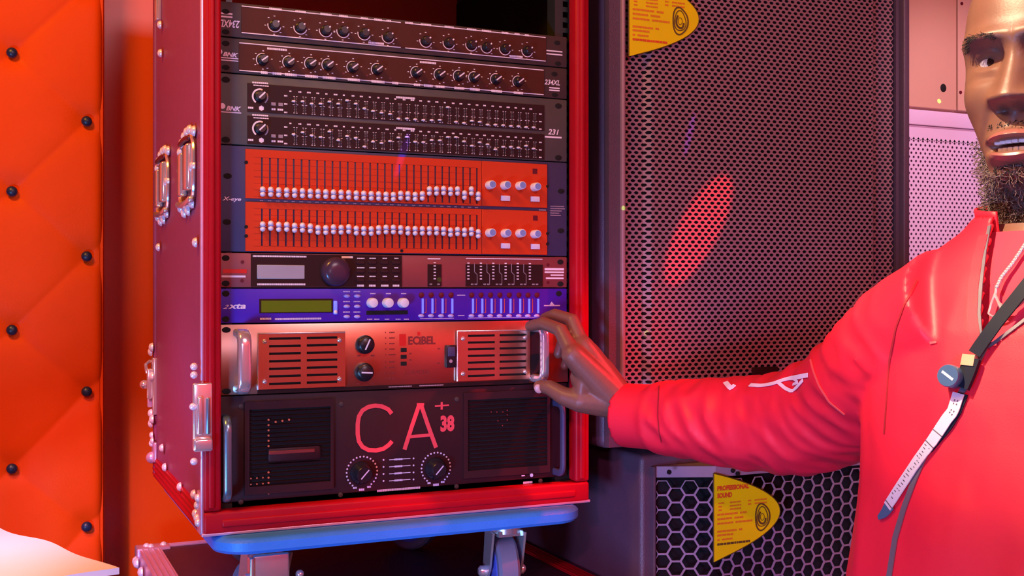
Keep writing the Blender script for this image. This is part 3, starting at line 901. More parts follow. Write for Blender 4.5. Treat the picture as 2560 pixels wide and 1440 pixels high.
# ---- 6: violet crossover processor
r, z0, z1 = unit('digital_crossover', 'violet digital crossover with a green screen and three white knobs', 'processor', -1, 0, 'u_violet')
a, b = P(648, 783), P(832, 747)
MB().box((a.x, PY - .0006, a.z), (b.x, PY + .001, b.z)).build('screen_bezel', 'u_black', r, smooth=False)
a, b = P(653, 781), P(828, 751)
MB().box((a.x, PY - .0010, a.z), (b.x, PY, b.z)).build('screen', 'screen_green', r, smooth=False)
a = P(838, 752); b = P(838, 786)
o = MB().bbox((a.x - .0026, PY - .002, b.z), (a.x + .0026, PY, a.z), .001, 2).build('contrast_slider', 'led_blue', r)
MB().ball((a.x, PY - .002, b.z + .003), .0026, .0015, .0026).build('slider_tip', 'cap_white', o)
kb = MB().ball((0, 0, 0), .0045, .0026, .0024, 14, 8).mesh('key', 'key_lav')
for px in (867, 893):
    for py in (740, 766, 791.5): put('key', kb, P(px, py, PY), r)
km = MB().lathe((0, 0, 0), (0, -1, 0), [(.0066, 0), (.0066, .009), (.0058, .0115), (.003, .0122)], 22).mesh('knob', 'cap_white')
for px in (928, 967, 1005): put('knob', km, P(px, 757, PY), r)
a, b = P(916, 787), P(1019, 776)
MB().box((a.x, PY - .0005, a.z), (b.x, PY + .001, b.z)).build('card_slot', 'hole', r, smooth=False)
pr = MB(); text_on(pr, 'xta', P(570, 772, PY - .0004), P(615, 772, PY - .0004), P(570, 759, PY - .0004), .25, .03)
text_on(pr, '2', P(557, 772, PY - .0004), P(572, 772, PY - .0004), P(557, 762, PY - .0004), .5, .0)
pr.build('printed_lettering', 'print', r, smooth=False)
pr = MB()
chip(pr, P(664, 797), .0140, .0024, PY - .0003, 4); chip(pr, P(746, 797), .0600, .0024, PY - .0003, 5)
for px in (866, 892):
    for py in (729, 754, 780): chip(pr, P(px, py), .0090, .0014, PY - .0003, px)
for px, py in ((932, 734), (971, 734), (1009, 734), (924, 798), (942, 798), (968, 798), (995, 798), (1016, 798)): chip(pr, P(px, py), .0070, .0014, PY - .0003, px)
for px, w in ((1380, 40),): quad_px(pr, px, 764, w, 3, PY - .0003)
pr.raw([P(1374, 762, PY - .0004), P(1386, 762, PY - .0004), P(1379, 754, PY - .0004)], [(0, 1, 2)])
quad_px(pr, 1153, 738, 20, 2, PY - .0003); quad_px(pr, 1153, 789, 16, 2, PY - .0003); hbar(pr, 1050, 1135, z0 + .0030, .0007, PY - .0003); hbar(pr, 1170, 1345, z0 + .0030, .0007, PY - .0003)
pr.build('small_lettering', 'print_lav', r, smooth=False)
dr = MB().lathe((0, 0, 0), (0, -1, 0), [(.0038, 0), (.0034, .0014), (.001, .0018)], 14).mesh('lamp', 'dark_red')
st1 = MB().box((-.0014, -.0008, -.010), (.0014, 0, .010)).mesh('level_strip', 'led_blue', smooth=False)
mk = MB()
for i, xx in enumerate((390, 520, 655, 785, 1060, 1185, 1310, 1435, 1560, 1690, 1810, 1930)):
    px = 980 + xx * k_
    put('lamp', dr, P(px, 738, PY), r); put('level_strip', st1, P(px + 3.5, 765, PY), r); put('key', kb, P(px, 789.5, PY), r)
    if xx not in (785, 1930):
        p = P(px + 12, 765, PY); mk.box((p.x - .0004, PY - .0003, p.z - .009), (p.x + .0004, PY, p.z + .010)); mk.box((p.x - .002, PY - .0003, p.z - .009), (p.x, PY, p.z - .0083))
mk.build('channel_lines', 'print_redor', r, smooth=False)
screw_holes(r, [(557, 734), (556, 799), (1397, 734), (1396, 797)], PY - .0002, .0092, .0075)

# ---- 7: silver power amplifier
AY = -.004
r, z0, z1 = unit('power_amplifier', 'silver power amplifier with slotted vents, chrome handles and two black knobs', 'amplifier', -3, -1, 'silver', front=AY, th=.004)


def A(px, py, dy=0.0): return P(px, py, AY + dy)


def vent(pa, pb, cols, ys, lip):
    a, b = A(*pa), A(*pb)
    x0, x1, zz0, zz1 = a.x, b.x, b.z, a.z
    zz0 = max(zz0, z0 + .006)
    hs = []
    for ca, cb in cols:
        xl, xr = A(ca, 900).x, A(cb, 900).x
        for t in range(7):
            zc = zz1 - .0065 - t * (zz1 - zz0 - .013) / 6
            hs.append((xl, xr, zc - .0015, zc + .0015))
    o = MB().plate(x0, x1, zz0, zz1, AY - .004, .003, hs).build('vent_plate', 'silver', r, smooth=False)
    MB().box((x0 + .002, AY - .0008, zz0 + .002), (x1 - .002, AY - .0002, zz1 - .002)).build('vent_backing', 'hole', o, smooth=False)
    MB().tube([(x0 - .0005, AY - .003, zz0), (x0 - .0005, AY - .003, zz1), (x1, AY - .003, zz1)], .0014, 8).build('plate_lip', 'silver_lip', o)
    sm = MB().lathe((0, 0, 0), (0, -1, 0), [(.0030, 0), (.0028, .0012), (.0015, .0022), (.0003, .0025)], 14).mesh('vent_screw', 'chrome')
    for x in (x0 + .0075, x1 - .0075):
        for z in (zz1 - .010, zz0 + .010): put('vent_screw', sm, (x, AY - .004, z), o)


vent((645, 834), (861, 968), ((671, 750), (765, 841)), None, True)
vent((1142, 828), (1322, 946), ((1167, 1234), (1246, 1312)), None, True)


def handle(xc, za, zb, w, d, m, rr, y0):
    """a U-shaped pull: posts stand off the panel, one rounded bar joins them"""
    pts = [(xc, y0 + .002, zb), (xc, y0 - d + .012, zb)]
    for k in range(1, 5):
        t = k / 5 * PI / 2; pts.append((xc, y0 - d + .012 - .012 * math.sin(t), zb - .012 + .012 * math.cos(t)))
    pts += [(xc, y0 - d, zb - .014), (xc, y0 - d, za + .014)]
    for k in range(1, 5):
        t = k / 5 * PI / 2; pts.append((xc, y0 - d + .012 - .012 * math.cos(t), za + .012 - .012 * math.sin(t)))
    pts += [(xc, y0 - d + .012, za), (xc, y0 + .002, za)]
    mb = MB(); N = len(pts); pts = [Vector(p) for p in pts]; v, f = [], []
    n = 16
    for i in range(N):
        t = (pts[min(i + 1, N - 1)] - pts[max(i - 1, 0)]).normalized(); sx = Vector((1, 0, 0)); g = t.cross(sx)
        for k in range(n):
            a = 2 * PI * k / n; ca, sa = math.cos(a), math.sin(a)
            v.append(pts[i] + sx * (w / 2 * math.copysign(abs(ca) ** .6, ca)) + g * (rr * math.copysign(abs(sa) ** .6, sa)))
    for i in range(N - 1):
        for k in range(n): f.append((i * n + k, i * n + (k + 1) % n, (i + 1) * n + (k + 1) % n, (i + 1) * n + k))
    f += [tuple(reversed(range(n))), tuple(range((N - 1) * n, N * n))]
    return mb.raw(v, f)


hz0, hz1 = A(600, 972).z, A(600, 832).z
handle(A(599, 900).x, hz0, hz1, .016, .032, 'chrome', .0055, AY).build('handle', 'chrome', r)
hx = A(1336, 900).x
MB().box((hx - .012, AY - .0010, z0 + .012), (hx + .018, AY + .001, z1 - .010)).build('handle_dark_plate', 'black', r, smooth=False)  # black plate painting the dark reflection behind the right handle
handle(hx, hz0, hz1, .012, .032, 'chrome', .0055, AY).build('handle', 'chrome', r)
knobs(r, [(911, 861), (909, 930)], AY, knob_mesh(.0122, .014, 'knob_black', 28), pointer_mesh(-.0070, .0078, .0018, .014, 'cap_white'), [65, -4])
pr = MB()
for j in range(9):
    for (px, w) in ((964, .0016), (980, .0075)):
        c_ = A(px, 831 + j * 13.9 + (4 if j > 4 else 0)); chip(pr, c_, w if px == 964 else w + .002 * (j in (4, 8)), .0016, AY - .0003, j)
for px, py in ((898, 889), (932, 889), (898, 959), (932, 959), (1098, 872), (1096, 908)): chip(pr, A(px, py), .0050, .0016, AY - .0003, px)
text_on(pr, 'DA4000', A(1015, 937, -.0004), A(1075, 935, -.0004), A(1015, 925, -.0004), 0, .0)
pr.build('small_lettering', 'ink_red', r, smooth=False)
pr = MB(); a, b = A(998, 865), A(1015, 835)
pr.box((a.x, AY - .0004, a.z), (b.x, AY, b.z)); pr.build('logo_initial', 'red_print', r, smooth=False)
pr = MB(); text_on(pr, 'D', A(1001, 860, -.0006), A(1013, 860, -.0006), A(1001, 840, -.0006), 0, .02)
quad_px(pr, 1047, 834, 7, 9, AY - .0002)
pr.build('logo_initial', 'red_print', r, smooth=False)
pr = MB(); text_on(pr, 'ECiBEL', A(1021, 862, -.0004), A(1089, 861, -.0004), A(1021, 841, -.0004), 0, .035); pr.build('logo_lettering', 'ink_red', r, smooth=False)
for i, yy in enumerate((875, 892, 909)):
    c_ = A(1009, yy); MB().box((c_.x - .0038, AY - .0015, c_.z - .0026), (c_.x + .0038, AY, c_.z + .0026)).build('indicator', 'hole', r, smooth=False)
for yy in (884, 900): chip(_m := MB(), A(1026, yy), .003, .002, AY - .0003, 1); _m.build('indicator_mark', 'ink_red', r, smooth=False)
a, b = A(1113, 919), A(1138, 862)
o = MB().bbox((a.x, AY - .004, a.z), (b.x, AY, b.z), .001, 2).build('power_switch', 'knob_black', r)
MB().bbox((a.x + .002, AY - .0065, (a.z + b.z) / 2), (b.x - .002, AY - .003, b.z - .002), .001, 2).build('rocker', 'u_navy', o)
MB().lathe(A(1127, 903, -.004), (0, -1, 0), [(.0024, 0), (.0024, .0004)], 12).build('switch_mark', 'print_dim', o)
screw_holes(r, [(552, 825), (550, 980)], AY - .0002, .0110, .0070)
MB().box((A(643, 970).x, AY - .0006, z0 + .0004), (A(1322, 970).x, AY + .001, z0 + .0052)).build('lower_stripe', 'amp_slat', r, smooth=False)
pr = MB(); chip(pr, Vector((A(1000, 970).x, 0, z0 + .0028)), .032, .0014, AY - .0008, 3); chip(pr, Vector((A(1078, 970).x, 0, z0 + .0028)), .034, .0014, AY - .0008, 4); pr.build('stripe_lettering', 'print_dim', r, smooth=False)

# ---- 8: black power amplifier
r, z0, z1 = unit('power_amplifier', 'black power amplifier with big red CA lettering at the bottom of the rack', 'amplifier', -6, -3, 'amp_black', th=.005)
z1v, z0v = z1 - .012, z0 + .014
for (pa, pb, sgn) in ((610, 832, 1), (1157, 1372, -1)):
    xa, xb = P(pa, 1130).x, P(pb, 1130).x
    fr = MB().plate(xa, xb, z0v - .006, z1v + .004, PY - .004, .004, [(xa + .006, xb - .004, z0v + .004, z1v - .006)]).build('vent_frame', 'amp_black', r, smooth=False)
    MB().box((xa + .004, PY - .0002, z0v), (xb - .002, PY + .0002, z1v)).build('vent_backing', 'hole', fr, smooth=False)
    n = 17; ms = MB().box((0, -.0012, -.0017), (xb - xa - .010, .0006, .0010)).mesh('slat', 'amp_slat', smooth=False)
    for i in range(n):
        z = z0v + .008 + (z1v - z0v - .018) * i / (n - 1)
        o = put('slat', ms, (xa + .006, PY - .0016, z), fr, (.35, 0, 0))
    if sgn > 0:
        xm = P(668, 1130).x; xn = P(800, 1130).x; zm = P(730, 1131).z
        MB().bbox((xm, PY - .0045, zm - .0105), (xn, PY - .001, zm + .0075), .003, 2).build('vent_badge', 'amp_black', fr)
        MB().bbox((xm + .001, PY - .0056, zm - .0008), (xn - .008, PY - .004, zm + .0038), .0008, 1).build('badge_bar', 'ink_red', fr)
        ds = MB()
        for k in list(range(-7, -1)) + list(range(3, 8)):
            ds.lathe((xm + .001, PY - .003, zm - k * .0066 - .003), (0, -1, 0), [(.0014, 0), (.0012, .0008)], 8)
        for k in range(3):
            ds.lathe((xm + .010 + k * .0085, PY - .003, zm + .040 + k * .001), (0, -1, 0), [(.0015, 0), (.0012, .0008)], 8)
            for q in range(3): ds.lathe((xm - .021 + k * .0075, PY - .003, zm - .029 - q * .0075), (0, -1, 0), [(.0011, 0), (.0009, .0006)], 8)
            ds.lathe((xm + .014 + k * .0075, PY - .003, zm - .044), (0, -1, 0), [(.0013, 0), (.001, .0006)], 8)
        ds.build('fan_lamps', 'led_dim', fr)
    else:
        ds = MB()
        for px, py in ((1228, 1030), (1242, 1030), (1257, 1030), (1268, 1026), (1268, 1037), (1245, 1052), (1268, 1050), (1256, 1064)): ds.lathe(P(px, py, PY - .003), (0, -1, 0), [(.0010, 0), (.0008, .0006)], 8)
        ds.build('fan_lamps', 'ink_red', fr)
hza, hzb = P(572, 1240).z, P(572, 1045).z
handle(P(560, 1140).x, hza, hzb, .010, .026, 'steel_blue', .005, PY).build('handle', 'steel_blue', r)
handle(P(1386, 1090).x, hza, hzb, .006, .026, 'steel_blue', .005, PY).build('handle', 'u_navy', r)
MB().box((P(1371, 1100).x, PY - .0025, z0 + .010), (P(1371, 1100).x + .0020, PY, z1 - .004)).build('ear_ridge', 'rail', r, smooth=False)
# big letters as flat tubes bent in the panel plane
def stroke(mb, pts, w, y, n=None):
    P3 = [P(px, py, y) for px, py in pts]; mb.ribbon(P3, [Vector((0, -1, 0))] * len(P3), w, .0006)


rd = MB()
C_ = [(979, 1034), (970, 1023), (955, 1016), (938, 1014), (921, 1017), (906, 1026), (897, 1041), (894, 1060), (894, 1085), (897, 1103), (906, 1117), (921, 1125), (940, 1126), (958, 1122), (971, 1113), (980, 1103)]
stroke(rd, C_, .0056, PY - .0003)
stroke(rd, [(1011, 1124), (1029, 1067), (1048, 1011)], .0056, PY - .0003); stroke(rd, [(1052, 1011), (1070, 1064), (1090, 1119)], .0056, PY - .0004)
stroke(rd, [(1024, 1092), (1077, 1087)], .0042, PY - .0005); stroke(rd, [(1042, 1011), (1060, 1011)], .0036, PY - .0005)
stroke(rd, [(1104, 1005), (1104, 1024)], .0030, PY - .0004); stroke(rd, [(1087, 1015), (1122, 1013)], .0022, PY - .0005)
text_on(rd, '38', P(1101, 1080, PY - .0005), P(1136, 1078, PY - .0005), P(1101, 1039, PY - .0005), 0, .05)
rd.build('brand_lettering', 'amp_red', r, smooth=False)
pr = MB()
for cx, cy in ((905, 1181), (1090, 1170)):
    c_ = P(cx, cy, PY - .0003)
    for k in range(22):
        a = math.radians(-52 + k * (284 / 21)); pr.lathe(c_ + Vector((.0206 * math.cos(a), 0, .0206 * math.sin(a))), (0, -1, 0), [(.0013, 0), (.0011, .0004)], 8)
    chip(pr, c_ + Vector((0, 0, -.0225)), .0080, .0030, PY - .0003, 1); chip(pr, c_ + Vector((.0095, 0, -.0195)), .005, .0024, PY - .0003, 2); chip(pr, c_ + Vector((-.0095, 0, -.0195)), .005, .0024, PY - .0003, 2)
for j in range(4):
    p_ = P(996, 1148 + j * 17.5); hbar(pr, 973, 1026, p_.z, .0010, PY - .0003); chip(pr, p_, .011, .0024, PY - .0005, j)
    for px in (959, 1034): pr.lathe(P(px, 1148 + j * 17.5 - (px - 996) * .05, PY - .0003), (0, -1, 0), [(.0013, 0), (.001, .0003)], 8)
chip(pr, P(997, 1223), .0600, .0028, PY - .0003, 11)
chip(pr, P(1316, 1205), .0140, .0030, PY - .0045, 12); quad_px(pr, 1308, 1189, 8, 3, PY - .0045); pr.lathe(P(1329, 1188, PY - .0043), (0, -1, 0), [(.0026, 0), (.0024, .0004)], 10)
pr.build('printed_lettering', 'print_lav', r, smooth=False)
knobs(r, [(903, 1182), (1088, 1171)], PY, MB().lathe((0, 0, 0), (0, -1, 0), [(.0150, 0), (.0146, .004), (.0120, .008), (.0105, .016), (.0094, .017)], 28).mesh('knob', 'knob_black'), pointer_mesh(-.0075, .0078, .0015, .017, 'print_lav'), 47)
nm = MB().lathe((0, 0, 0), (0, -1, 0), [(.0034, 0), (.0030, .0012), (.0012, .0016)], 12).mesh('panel_screw', 'u_ear')
for px, py in ((602, 1016), (602, 1255), (853, 1010), (851, 1237), (1142, 998), (1141, 1216), (1351, 1202)): put('panel_screw', nm, P(px, py, PY), r)

# ================================================================ wheeled dolly under the rack
DZT = RZB - .0040; DTH = .020
dolly = thing('wheeled_dolly', 'blue padded dolly board on four swivel casters under the rack', 'dolly', (.24, .22, DZT - DTH - .13))
poly = []
dx0, dx1, dy0, dy1, rr_ = -.012, .492, -.050, .47, .045
for cx, cy, a0 in ((dx1 - rr_, dy1 - rr_, 0), (dx0 + rr_, dy1 - rr_, 90), (dx0 + rr_, dy0 + rr_, 180), (dx1 - rr_, dy0 + rr_, 270)):
    for k in range(7):
        a = math.radians(a0 + k * 15); poly.append((cx + rr_ * math.cos(a), cy + rr_ * math.sin(a)))
mb = MB(); n = len(poly); cx, cy = (dx0 + dx1) / 2, (dy0 + dy1) / 2
v = []
levels = ((DZT, -.008), (DZT - .003, -.003), (DZT - .006, 0), (DZT - .016, 0), (DZT - .020, -.004))
for z, ins in levels:
    for a, b in poly:
        d = Vector((a - cx, b - cy)); d.normalize(); v.append((a + d.x * ins, b + d.y * ins, z))
f = [tuple(range(n)), tuple(reversed(range((len(levels) - 1) * n, len(levels) * n)))]
for i in range(len(levels) - 1):
    for k in range(n): f.append((i * n + k, (i + 1) * n + k, (i + 1) * n + (k + 1) % n, i * n + (k + 1) % n))
mb.raw(v, f).build('board', 'dolly_blue', dolly)
CZ = DZT - DTH
LCT = CZ - .125                     # top of the case underneath


def caster(x, y, ang, brake=False):
    c = Vector((x, y, CZ)); R = .050
    ca, sa = math.cos(ang), math.sin(ang)
    ax = Vector((ca, sa, 0)); fw = Vector((-sa, ca, 0))     # axle direction, trail direction
    o = MB().bbox(c + Vector((-.032, -.030, -.004)), c + Vector((.032, .030, -.0002)), .001).build('caster', 'zinc', dolly)
    MB().cyl(c + Vector((0, 0, -.004)), c + Vector((0, 0, -.016)), .022, 20).build('swivel_race', 'zinc', o)
    ctr = c + fw * .022 + Vector((0, 0, -(CZ - LCT) + R))
    for s_ in (-1, 1):
        p0 = ax * (s_ * .021)
        q = MB().prism([(-.022, 0), (.024, 0), (.036, -.055), (.030, -.072), (.014, -.072), (-.004, -.050)], c + p0 + Vector((0, 0, -.014)), fw, (0, 0, 1), ax * (s_ * .003))
        q.build('fork', 'zinc', o)
    MB().box(c + Vector((-.0, 0, 0)) - Vector((.018, .018, .020)), c + Vector((.018, .018, -.012))).build('fork_crown', 'zinc', o, smooth=False)
    w = MB().lathe(ctr - ax * .015, ax, [(R - .004, 0), (R, .004), (R, .026), (R - .004, .030)], 32).build('wheel', 'rubber', o)
    MB().lathe(ctr - ax * .0162, ax, [(.036, 0), (.036, .0324)], 24).build('hub', 'wheel_blue', w)
    MB().lathe(ctr - ax * .034, ax, [(.0045, 0), (.008, .003), (.008, .010), (.004, .010), (.004, .058), (.008, .058), (.008, .064), (.004, .068)], 12).build('axle_bolt', 'chrome', o)
    if brake:
        q = c + Vector((-.022, -.030, -.004))
        mb_ = MB().bbox(q + Vector((-.004, -.006, -.078)), q + Vector((.042, -.001, -.004)), .003)
        mb_.bbox(q + Vector((-.008, -.010, -.075)), q + Vector((-.003, .012, -.006)), .002)
        b_ = mb_.build('brake_plate', 'zinc', o)
        for k in range(2): MB().ball(q + Vector((-.010, -.006, -.030 - .012 * k)), .005).build('brake_rivet', 'chrome', b_)
        MB().bbox(q + Vector((-.02, -.026, -.088)), q + Vector((.036, -.006, -.078)), .003).build('brake_pedal', 'steel_blue', b_)
        MB().ball(q + Vector((.056, -.001, -.034)), .0055).build('brake_pivot', 'chrome', b_)


caster(.062, .015, math.radians(18), True)
caster(.392, .010, math.radians(-10))
caster(.150, .395, math.radians(60)); caster(.410, .395, math.radians(40))

# ================================================================ the case the dolly stands on
lc = thing('flight_case', 'dark flight case with ribbed pink metal edges beneath the dolly', 'flight case', (.29, .25, 0))
lx0, lx1, ly0, ly1 = -.030, .588, -.150, .610
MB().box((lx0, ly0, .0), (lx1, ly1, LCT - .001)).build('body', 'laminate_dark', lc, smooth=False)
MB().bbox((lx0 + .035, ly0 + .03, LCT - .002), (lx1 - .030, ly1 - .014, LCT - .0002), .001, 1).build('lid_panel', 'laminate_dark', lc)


def edge(a, b, up, out, w, m='alu'):
    """ribbed L-shaped extrusion along a-b"""
    a, b, up, out = Vector(a), Vector(b), Vector(up), Vector(out); mb = MB()
    d = b - a
    mb.prism([(0, -w), (0, 0.002), (-w, .002), (-w, 0), (-.002, 0), (-.002, -w)], a, out, up, d)
    for k in range(4):
        q = a - out * (w * (.15 + .24 * k)) + up * .002; mb.cyl(q, q + d, .0016, 8)
    return mb.build('edge_trim', m, lc)


edge((lx0 - .002, ly0, LCT), (lx0 - .002, ly1, LCT), (0, 0, 1), (-1, 0, 0), .036)
edge((lx1 + .002, ly0, LCT), (lx1 + .002, ly1, LCT), (0, 0, 1), (1, 0, 0), .030, 'alu_red_lit')
edge((lx0, ly1 + .002, LCT), (lx1, ly1 + .002, LCT), (0, 0, 1), (0, 1, 0), .016)
edge((lx0, ly0 - .002, LCT), (lx1, ly0 - .002, LCT), (0, 0, 1), (0, -1, 0), .030)
c = Vector((lx0, ly1, LCT))
co = MB().bbox(c + Vector((-.006, -.03, -.03)), c + Vector((.05, .006, .0045)), .003).build('corner_fitting', 'alu', lc)
rvz = MB().lathe((0, 0, 0), (0, 0, 1), [(.006, 0), (.0055, .002), (.003, .0042), (.0006, .005)], 12).mesh('rivet', 'rivet')
for a, b in ((.012, -.010), (.018, -.018), (.040, -.010)): put('rivet', rvz, c + Vector((a, b, .0044)), co)
for t in (.02, .035, .10, .2, .3, .42, .55): put('rivet', rv, Vector((lx0 - .005, ly1 - t, LCT - .018)), lc).scale = (1.6,) * 3

# ================================================================ loudspeakers
def perforated(s0, s1, z0, z1, dx, dz, hw, hh, fmap, kind='diamond'):
    """real holes: staggered lattice of cells, each a ring between its cell outline and its hole"""
    mb = MB(); key = {}

    def vid(s, z):
        k = (round(s, 6), round(z, 6))
        if k not in key: key[k] = len(mb.v); mb.v.append(fmap(s, z))
        return key[k]
    nz = int(round((z1 - z0) / dz)); nx = int(round((s1 - s0) / dx))
    for j in range(nz + 1):
        for i in range(nx + 1):
            if kind == 'diamond':
                cs = s0 + (i + (.5 if j % 2 else 0)) * dx; cz = z0 + j * dz
                if cs > s1 + 1e-6: continue
                out = [(dx / 2, 0), (dx / 4, dz / 2), (0, dz), (-dx / 4, dz / 2), (-dx / 2, 0), (-dx / 4, -dz / 2), (0, -dz), (dx / 4, -dz / 2)]
                hol = [(hw, 0), (hw * .5, hh * .95), (0, hh), (-hw * .5, hh * .95), (-hw, 0), (-hw * .5, -hh * .95), (0, -hh), (hw * .5, -hh * .95)]
            else:
                cs = s0 + i * dx; cz = z0 + (j + (.5 if i % 2 else 0)) * dz
                if cz > z1 + 1e-6: continue
                R = dz / math.sqrt(3)
                out = [(R * math.cos(k * PI / 3), R * math.sin(k * PI / 3)) for k in range(6)]
                hol = [(a * hw, b * hw) for a, b in out]
            O = [vid(cs + a, cz + b) for a, b in out]; Hh = [vid(cs + a, cz + b) for a, b in hol]; n = len(O)
            for k in range(n): mb.f.append((O[k], O[(k + 1) % n], Hh[(k + 1) % n], Hh[k]))
    return mb


def solid(o, th):
    m = o.modifiers.new('sheet', 'SOLIDIFY'); m.thickness = th; m.offset = -1


def swirl_label(root, org, ex, sc, m_out):
    """yellow D-shaped sticker; org = middle of its straight edge, ex = direction across, z up"""
    ex = Vector(ex).normalized(); nz = Vector((0, 0, 1)); nn = nz.cross(ex) * -1   # outward normal
    if nn.y > 0: nn = -nn
    H, L = .0645 * sc, .119 * sc
    poly = [(L * (1 - (t / 14) ** 2), H * t / 14) for t in range(14, -15, -1)]
    o = MB().prism(poly, Vector(org), ex, nz, nn * .0012).build('sticker', 'yellow', root)
    pts = [Vector(org) + ex * a + nz * b + nn * .0008 for a, b in poly]; MB().tube(pts + [pts[0]], .0009, 6).build('sticker_border', 'label_edge', o)

    def q(a, b, h=.0015): return Vector(org) + ex * (a * sc) + nz * (b * sc) + nn * h

    def bars(rows, m, name):
        mb = MB(); rn = random.Random(3)
        for b, h, segs in rows:
            for a0, a1 in segs:
                x = a0
                while x < a1 - .001:
                    d = min(rn.uniform(.003, .008), a1 - x)
                    mb.raw([q(x, b - h / 2), q(x + d, b - h / 2), q(x + d, b + h / 2), q(x, b + h / 2)], [(0, 1, 2, 3)]); x += d + .0006
        mb.build(name, m, o, smooth=False)
    t_ = MB(); text_on(t_, 'PROFESSIONAL', q(.006, .038), q(.062, .038), q(.006, .0455), 0, .06); text_on(t_, 'SOUND', q(.006, .0275), q(.032, .0275), q(.006, .035), 0, .06)
    t_.build('sticker_title', 'print_redor', o, smooth=False)
    bars([(.020, .0022, [(.008, .018), (.028, .048), (.060, .066), (.072, .094)]), (.0150, .0022, [(.008, .014), (.028, .048), (.060, .066), (.072, .094)]), (.0100, .0022, [(.008, .014), (.028, .048)]),
          (.0035, .0028, [(.006, .042), (.046, .058)]), (-.0030, .0028, [(.006, .032), (.036, .052)]), (-.0095, .0028, [(.006, .034), (.038, .068)]),
          (-.0210, .0028, [(.006, .040), (.044, .050)]), (-.0265, .0028, [(.006, .034)]), (-.0330, .0026, [(.006, .010), (.014, .034)])], 'print_orange', 'sticker_print')
    bars([(-.0395, .0032, [(.006, .064)])], 'print_brown' if m_out else 'print_redor', 'sticker_slogan')
    cx, cz = .086, -.006; lg = MB()
    for (ra, rb, w, ph) in ((.0165, .0195, .0022, 0), (.0125, .0145, .0014, 1.2), (.0080, .0105, .0030, 2.2), (.0045, .0050, .0008, .6)):
        pts = []
        for k in range(29):
            a = 2 * PI * k / 28 * (1 if w < .003 else .62) + ph
            wob = 1 + (.07 * math.cos(3 * a + ph) if w != .0008 else 0)
            pts.append(q(cx + ra * .78 * wob * math.cos(a), cz + rb * 1.0 * wob * math.sin(a), .0014))
        lg.ribbon(pts, [nn] * len(pts), w * sc, .0003)
    lg.build('sticker_emblem', 'print_brown', o, smooth=False)


# ---- big black loudspeaker with a perforated front
SY = -.020
sx0, sx1 = onY(1516, 720, SY).x, onY(2262, 720, SY).x
sz0, sz1 = onY(1530, 1126, SY).z, ZC + .72
spk = thing('loudspeaker', 'tall black loudspeaker with perforated metal front, stacked on the subwoofer', 'loudspeaker', ((sx0 + sx1) / 2, SY + .22, sz0))
MB().bbox((sx0, SY + .012, sz0), (sx1, SY + .45, sz1), .012, 3).build('cabinet', 'spk_black', spk)
gx0, gx1 = onY(1562, 720, SY).x, onY(2240, 720, SY).x
gz0, gz1 = sz0 + .045, sz1 - .045
fo = .026
MB().plate(sx0 + .004, sx1 - .004, sz0 + .004, sz1 - .004, SY, .014, [(gx0, gx1, gz0, gz1)]).build('front_frame', 'spk_black', spk, smooth=False)
MB().bbox((sx0 + .0225, SY - .006, sz0 + .03), (sx0 + .0285, SY + .004, sz1 - .03), .002).build('frame_bead', 'spk_grille', spk)
MB().bbox((onY(2247, 720, SY).x, SY - .012, sz0 + .01), (sx1 - .001, SY + .004, sz1 - .01), .002).build('frame_bead', 'spk_black', spk)
MB().box((gx0 + .001, SY + .010, gz0), (gx1 - .001, SY + .012, gz1)).build('foam_backing', 'spk_inside', spk, smooth=False)
s1_, s2_ = onY(1611, 720, SY).x, onY(2186, 720, SY).x


def gmap(s, z):
    s = min(max(s, gx0), gx1); z = min(max(z, gz0), gz1)
    y = SY + .003
    if s1_ < s < s1_ + .008: y -= .009 * (s - s1_) / .008
    elif s1_ + .008 <= s <= s2_ - .008: y -= .009
    elif s2_ - .008 < s < s2_: y -= .009 * (s2_ - s) / .008
    return Vector((s, y, z))


o = perforated(gx0 + .004, gx1 - .004, gz0 + .004, gz1 - .004, .01135, .00580, .0042, .0023, gmap).build('grille', 'spk_grille', spk, smooth=False, recalc=False)
solid(o, .0012)
swirl_label(spk, onY(1571, 28, SY - .008), (1, 0, 0), 1.0, False)
a, b = onY(1880, 962, SY - .008), onY(1945, 916, SY - .008)
o = MB().bbox((a.x, SY - .0085, a.z), (b.x, SY - .0060, b.z), .001, 2).build('name_plate', 'amp_slat', spk)
MB().lathe(onY(1930, 950, SY - .0085), (0, -1, 0), [(.008, 0), (.0075, .0006)], 20).build('plate_emblem', 'red_print', o)

# ---- subwoofer with a honeycomb front
LY = -.012
lx_0 = onY(1602, 1150, LY).x; lx_1 = sx1 - .004
lzt = sz0 - .012
sub = thing('subwoofer', 'tall black subwoofer with honeycomb grille and yellow sticker, below the loudspeaker', 'subwoofer', (lx_0 + .28, LY + .25, 0))
MB().bbox((lx_0, LY, 0), (lx_1, LY + .50, lzt), .008, 3).build('cabinet', 'spk_black', sub)
hx0, hx1 = lx_0 + .020, lx_1 - .020; hz0_, hz1_ = .05, lzt - .016
fx, fy = .082, .034


def hmap(s, z):
    s = min(max(s, hx0), hx1); z = min(max(z, hz0_), hz1_)
    t = s - hx0; e = hx1 - s
    y = LY - .006 - fy * min(1, t / fx, e / fx)
    return Vector((s, y, z))


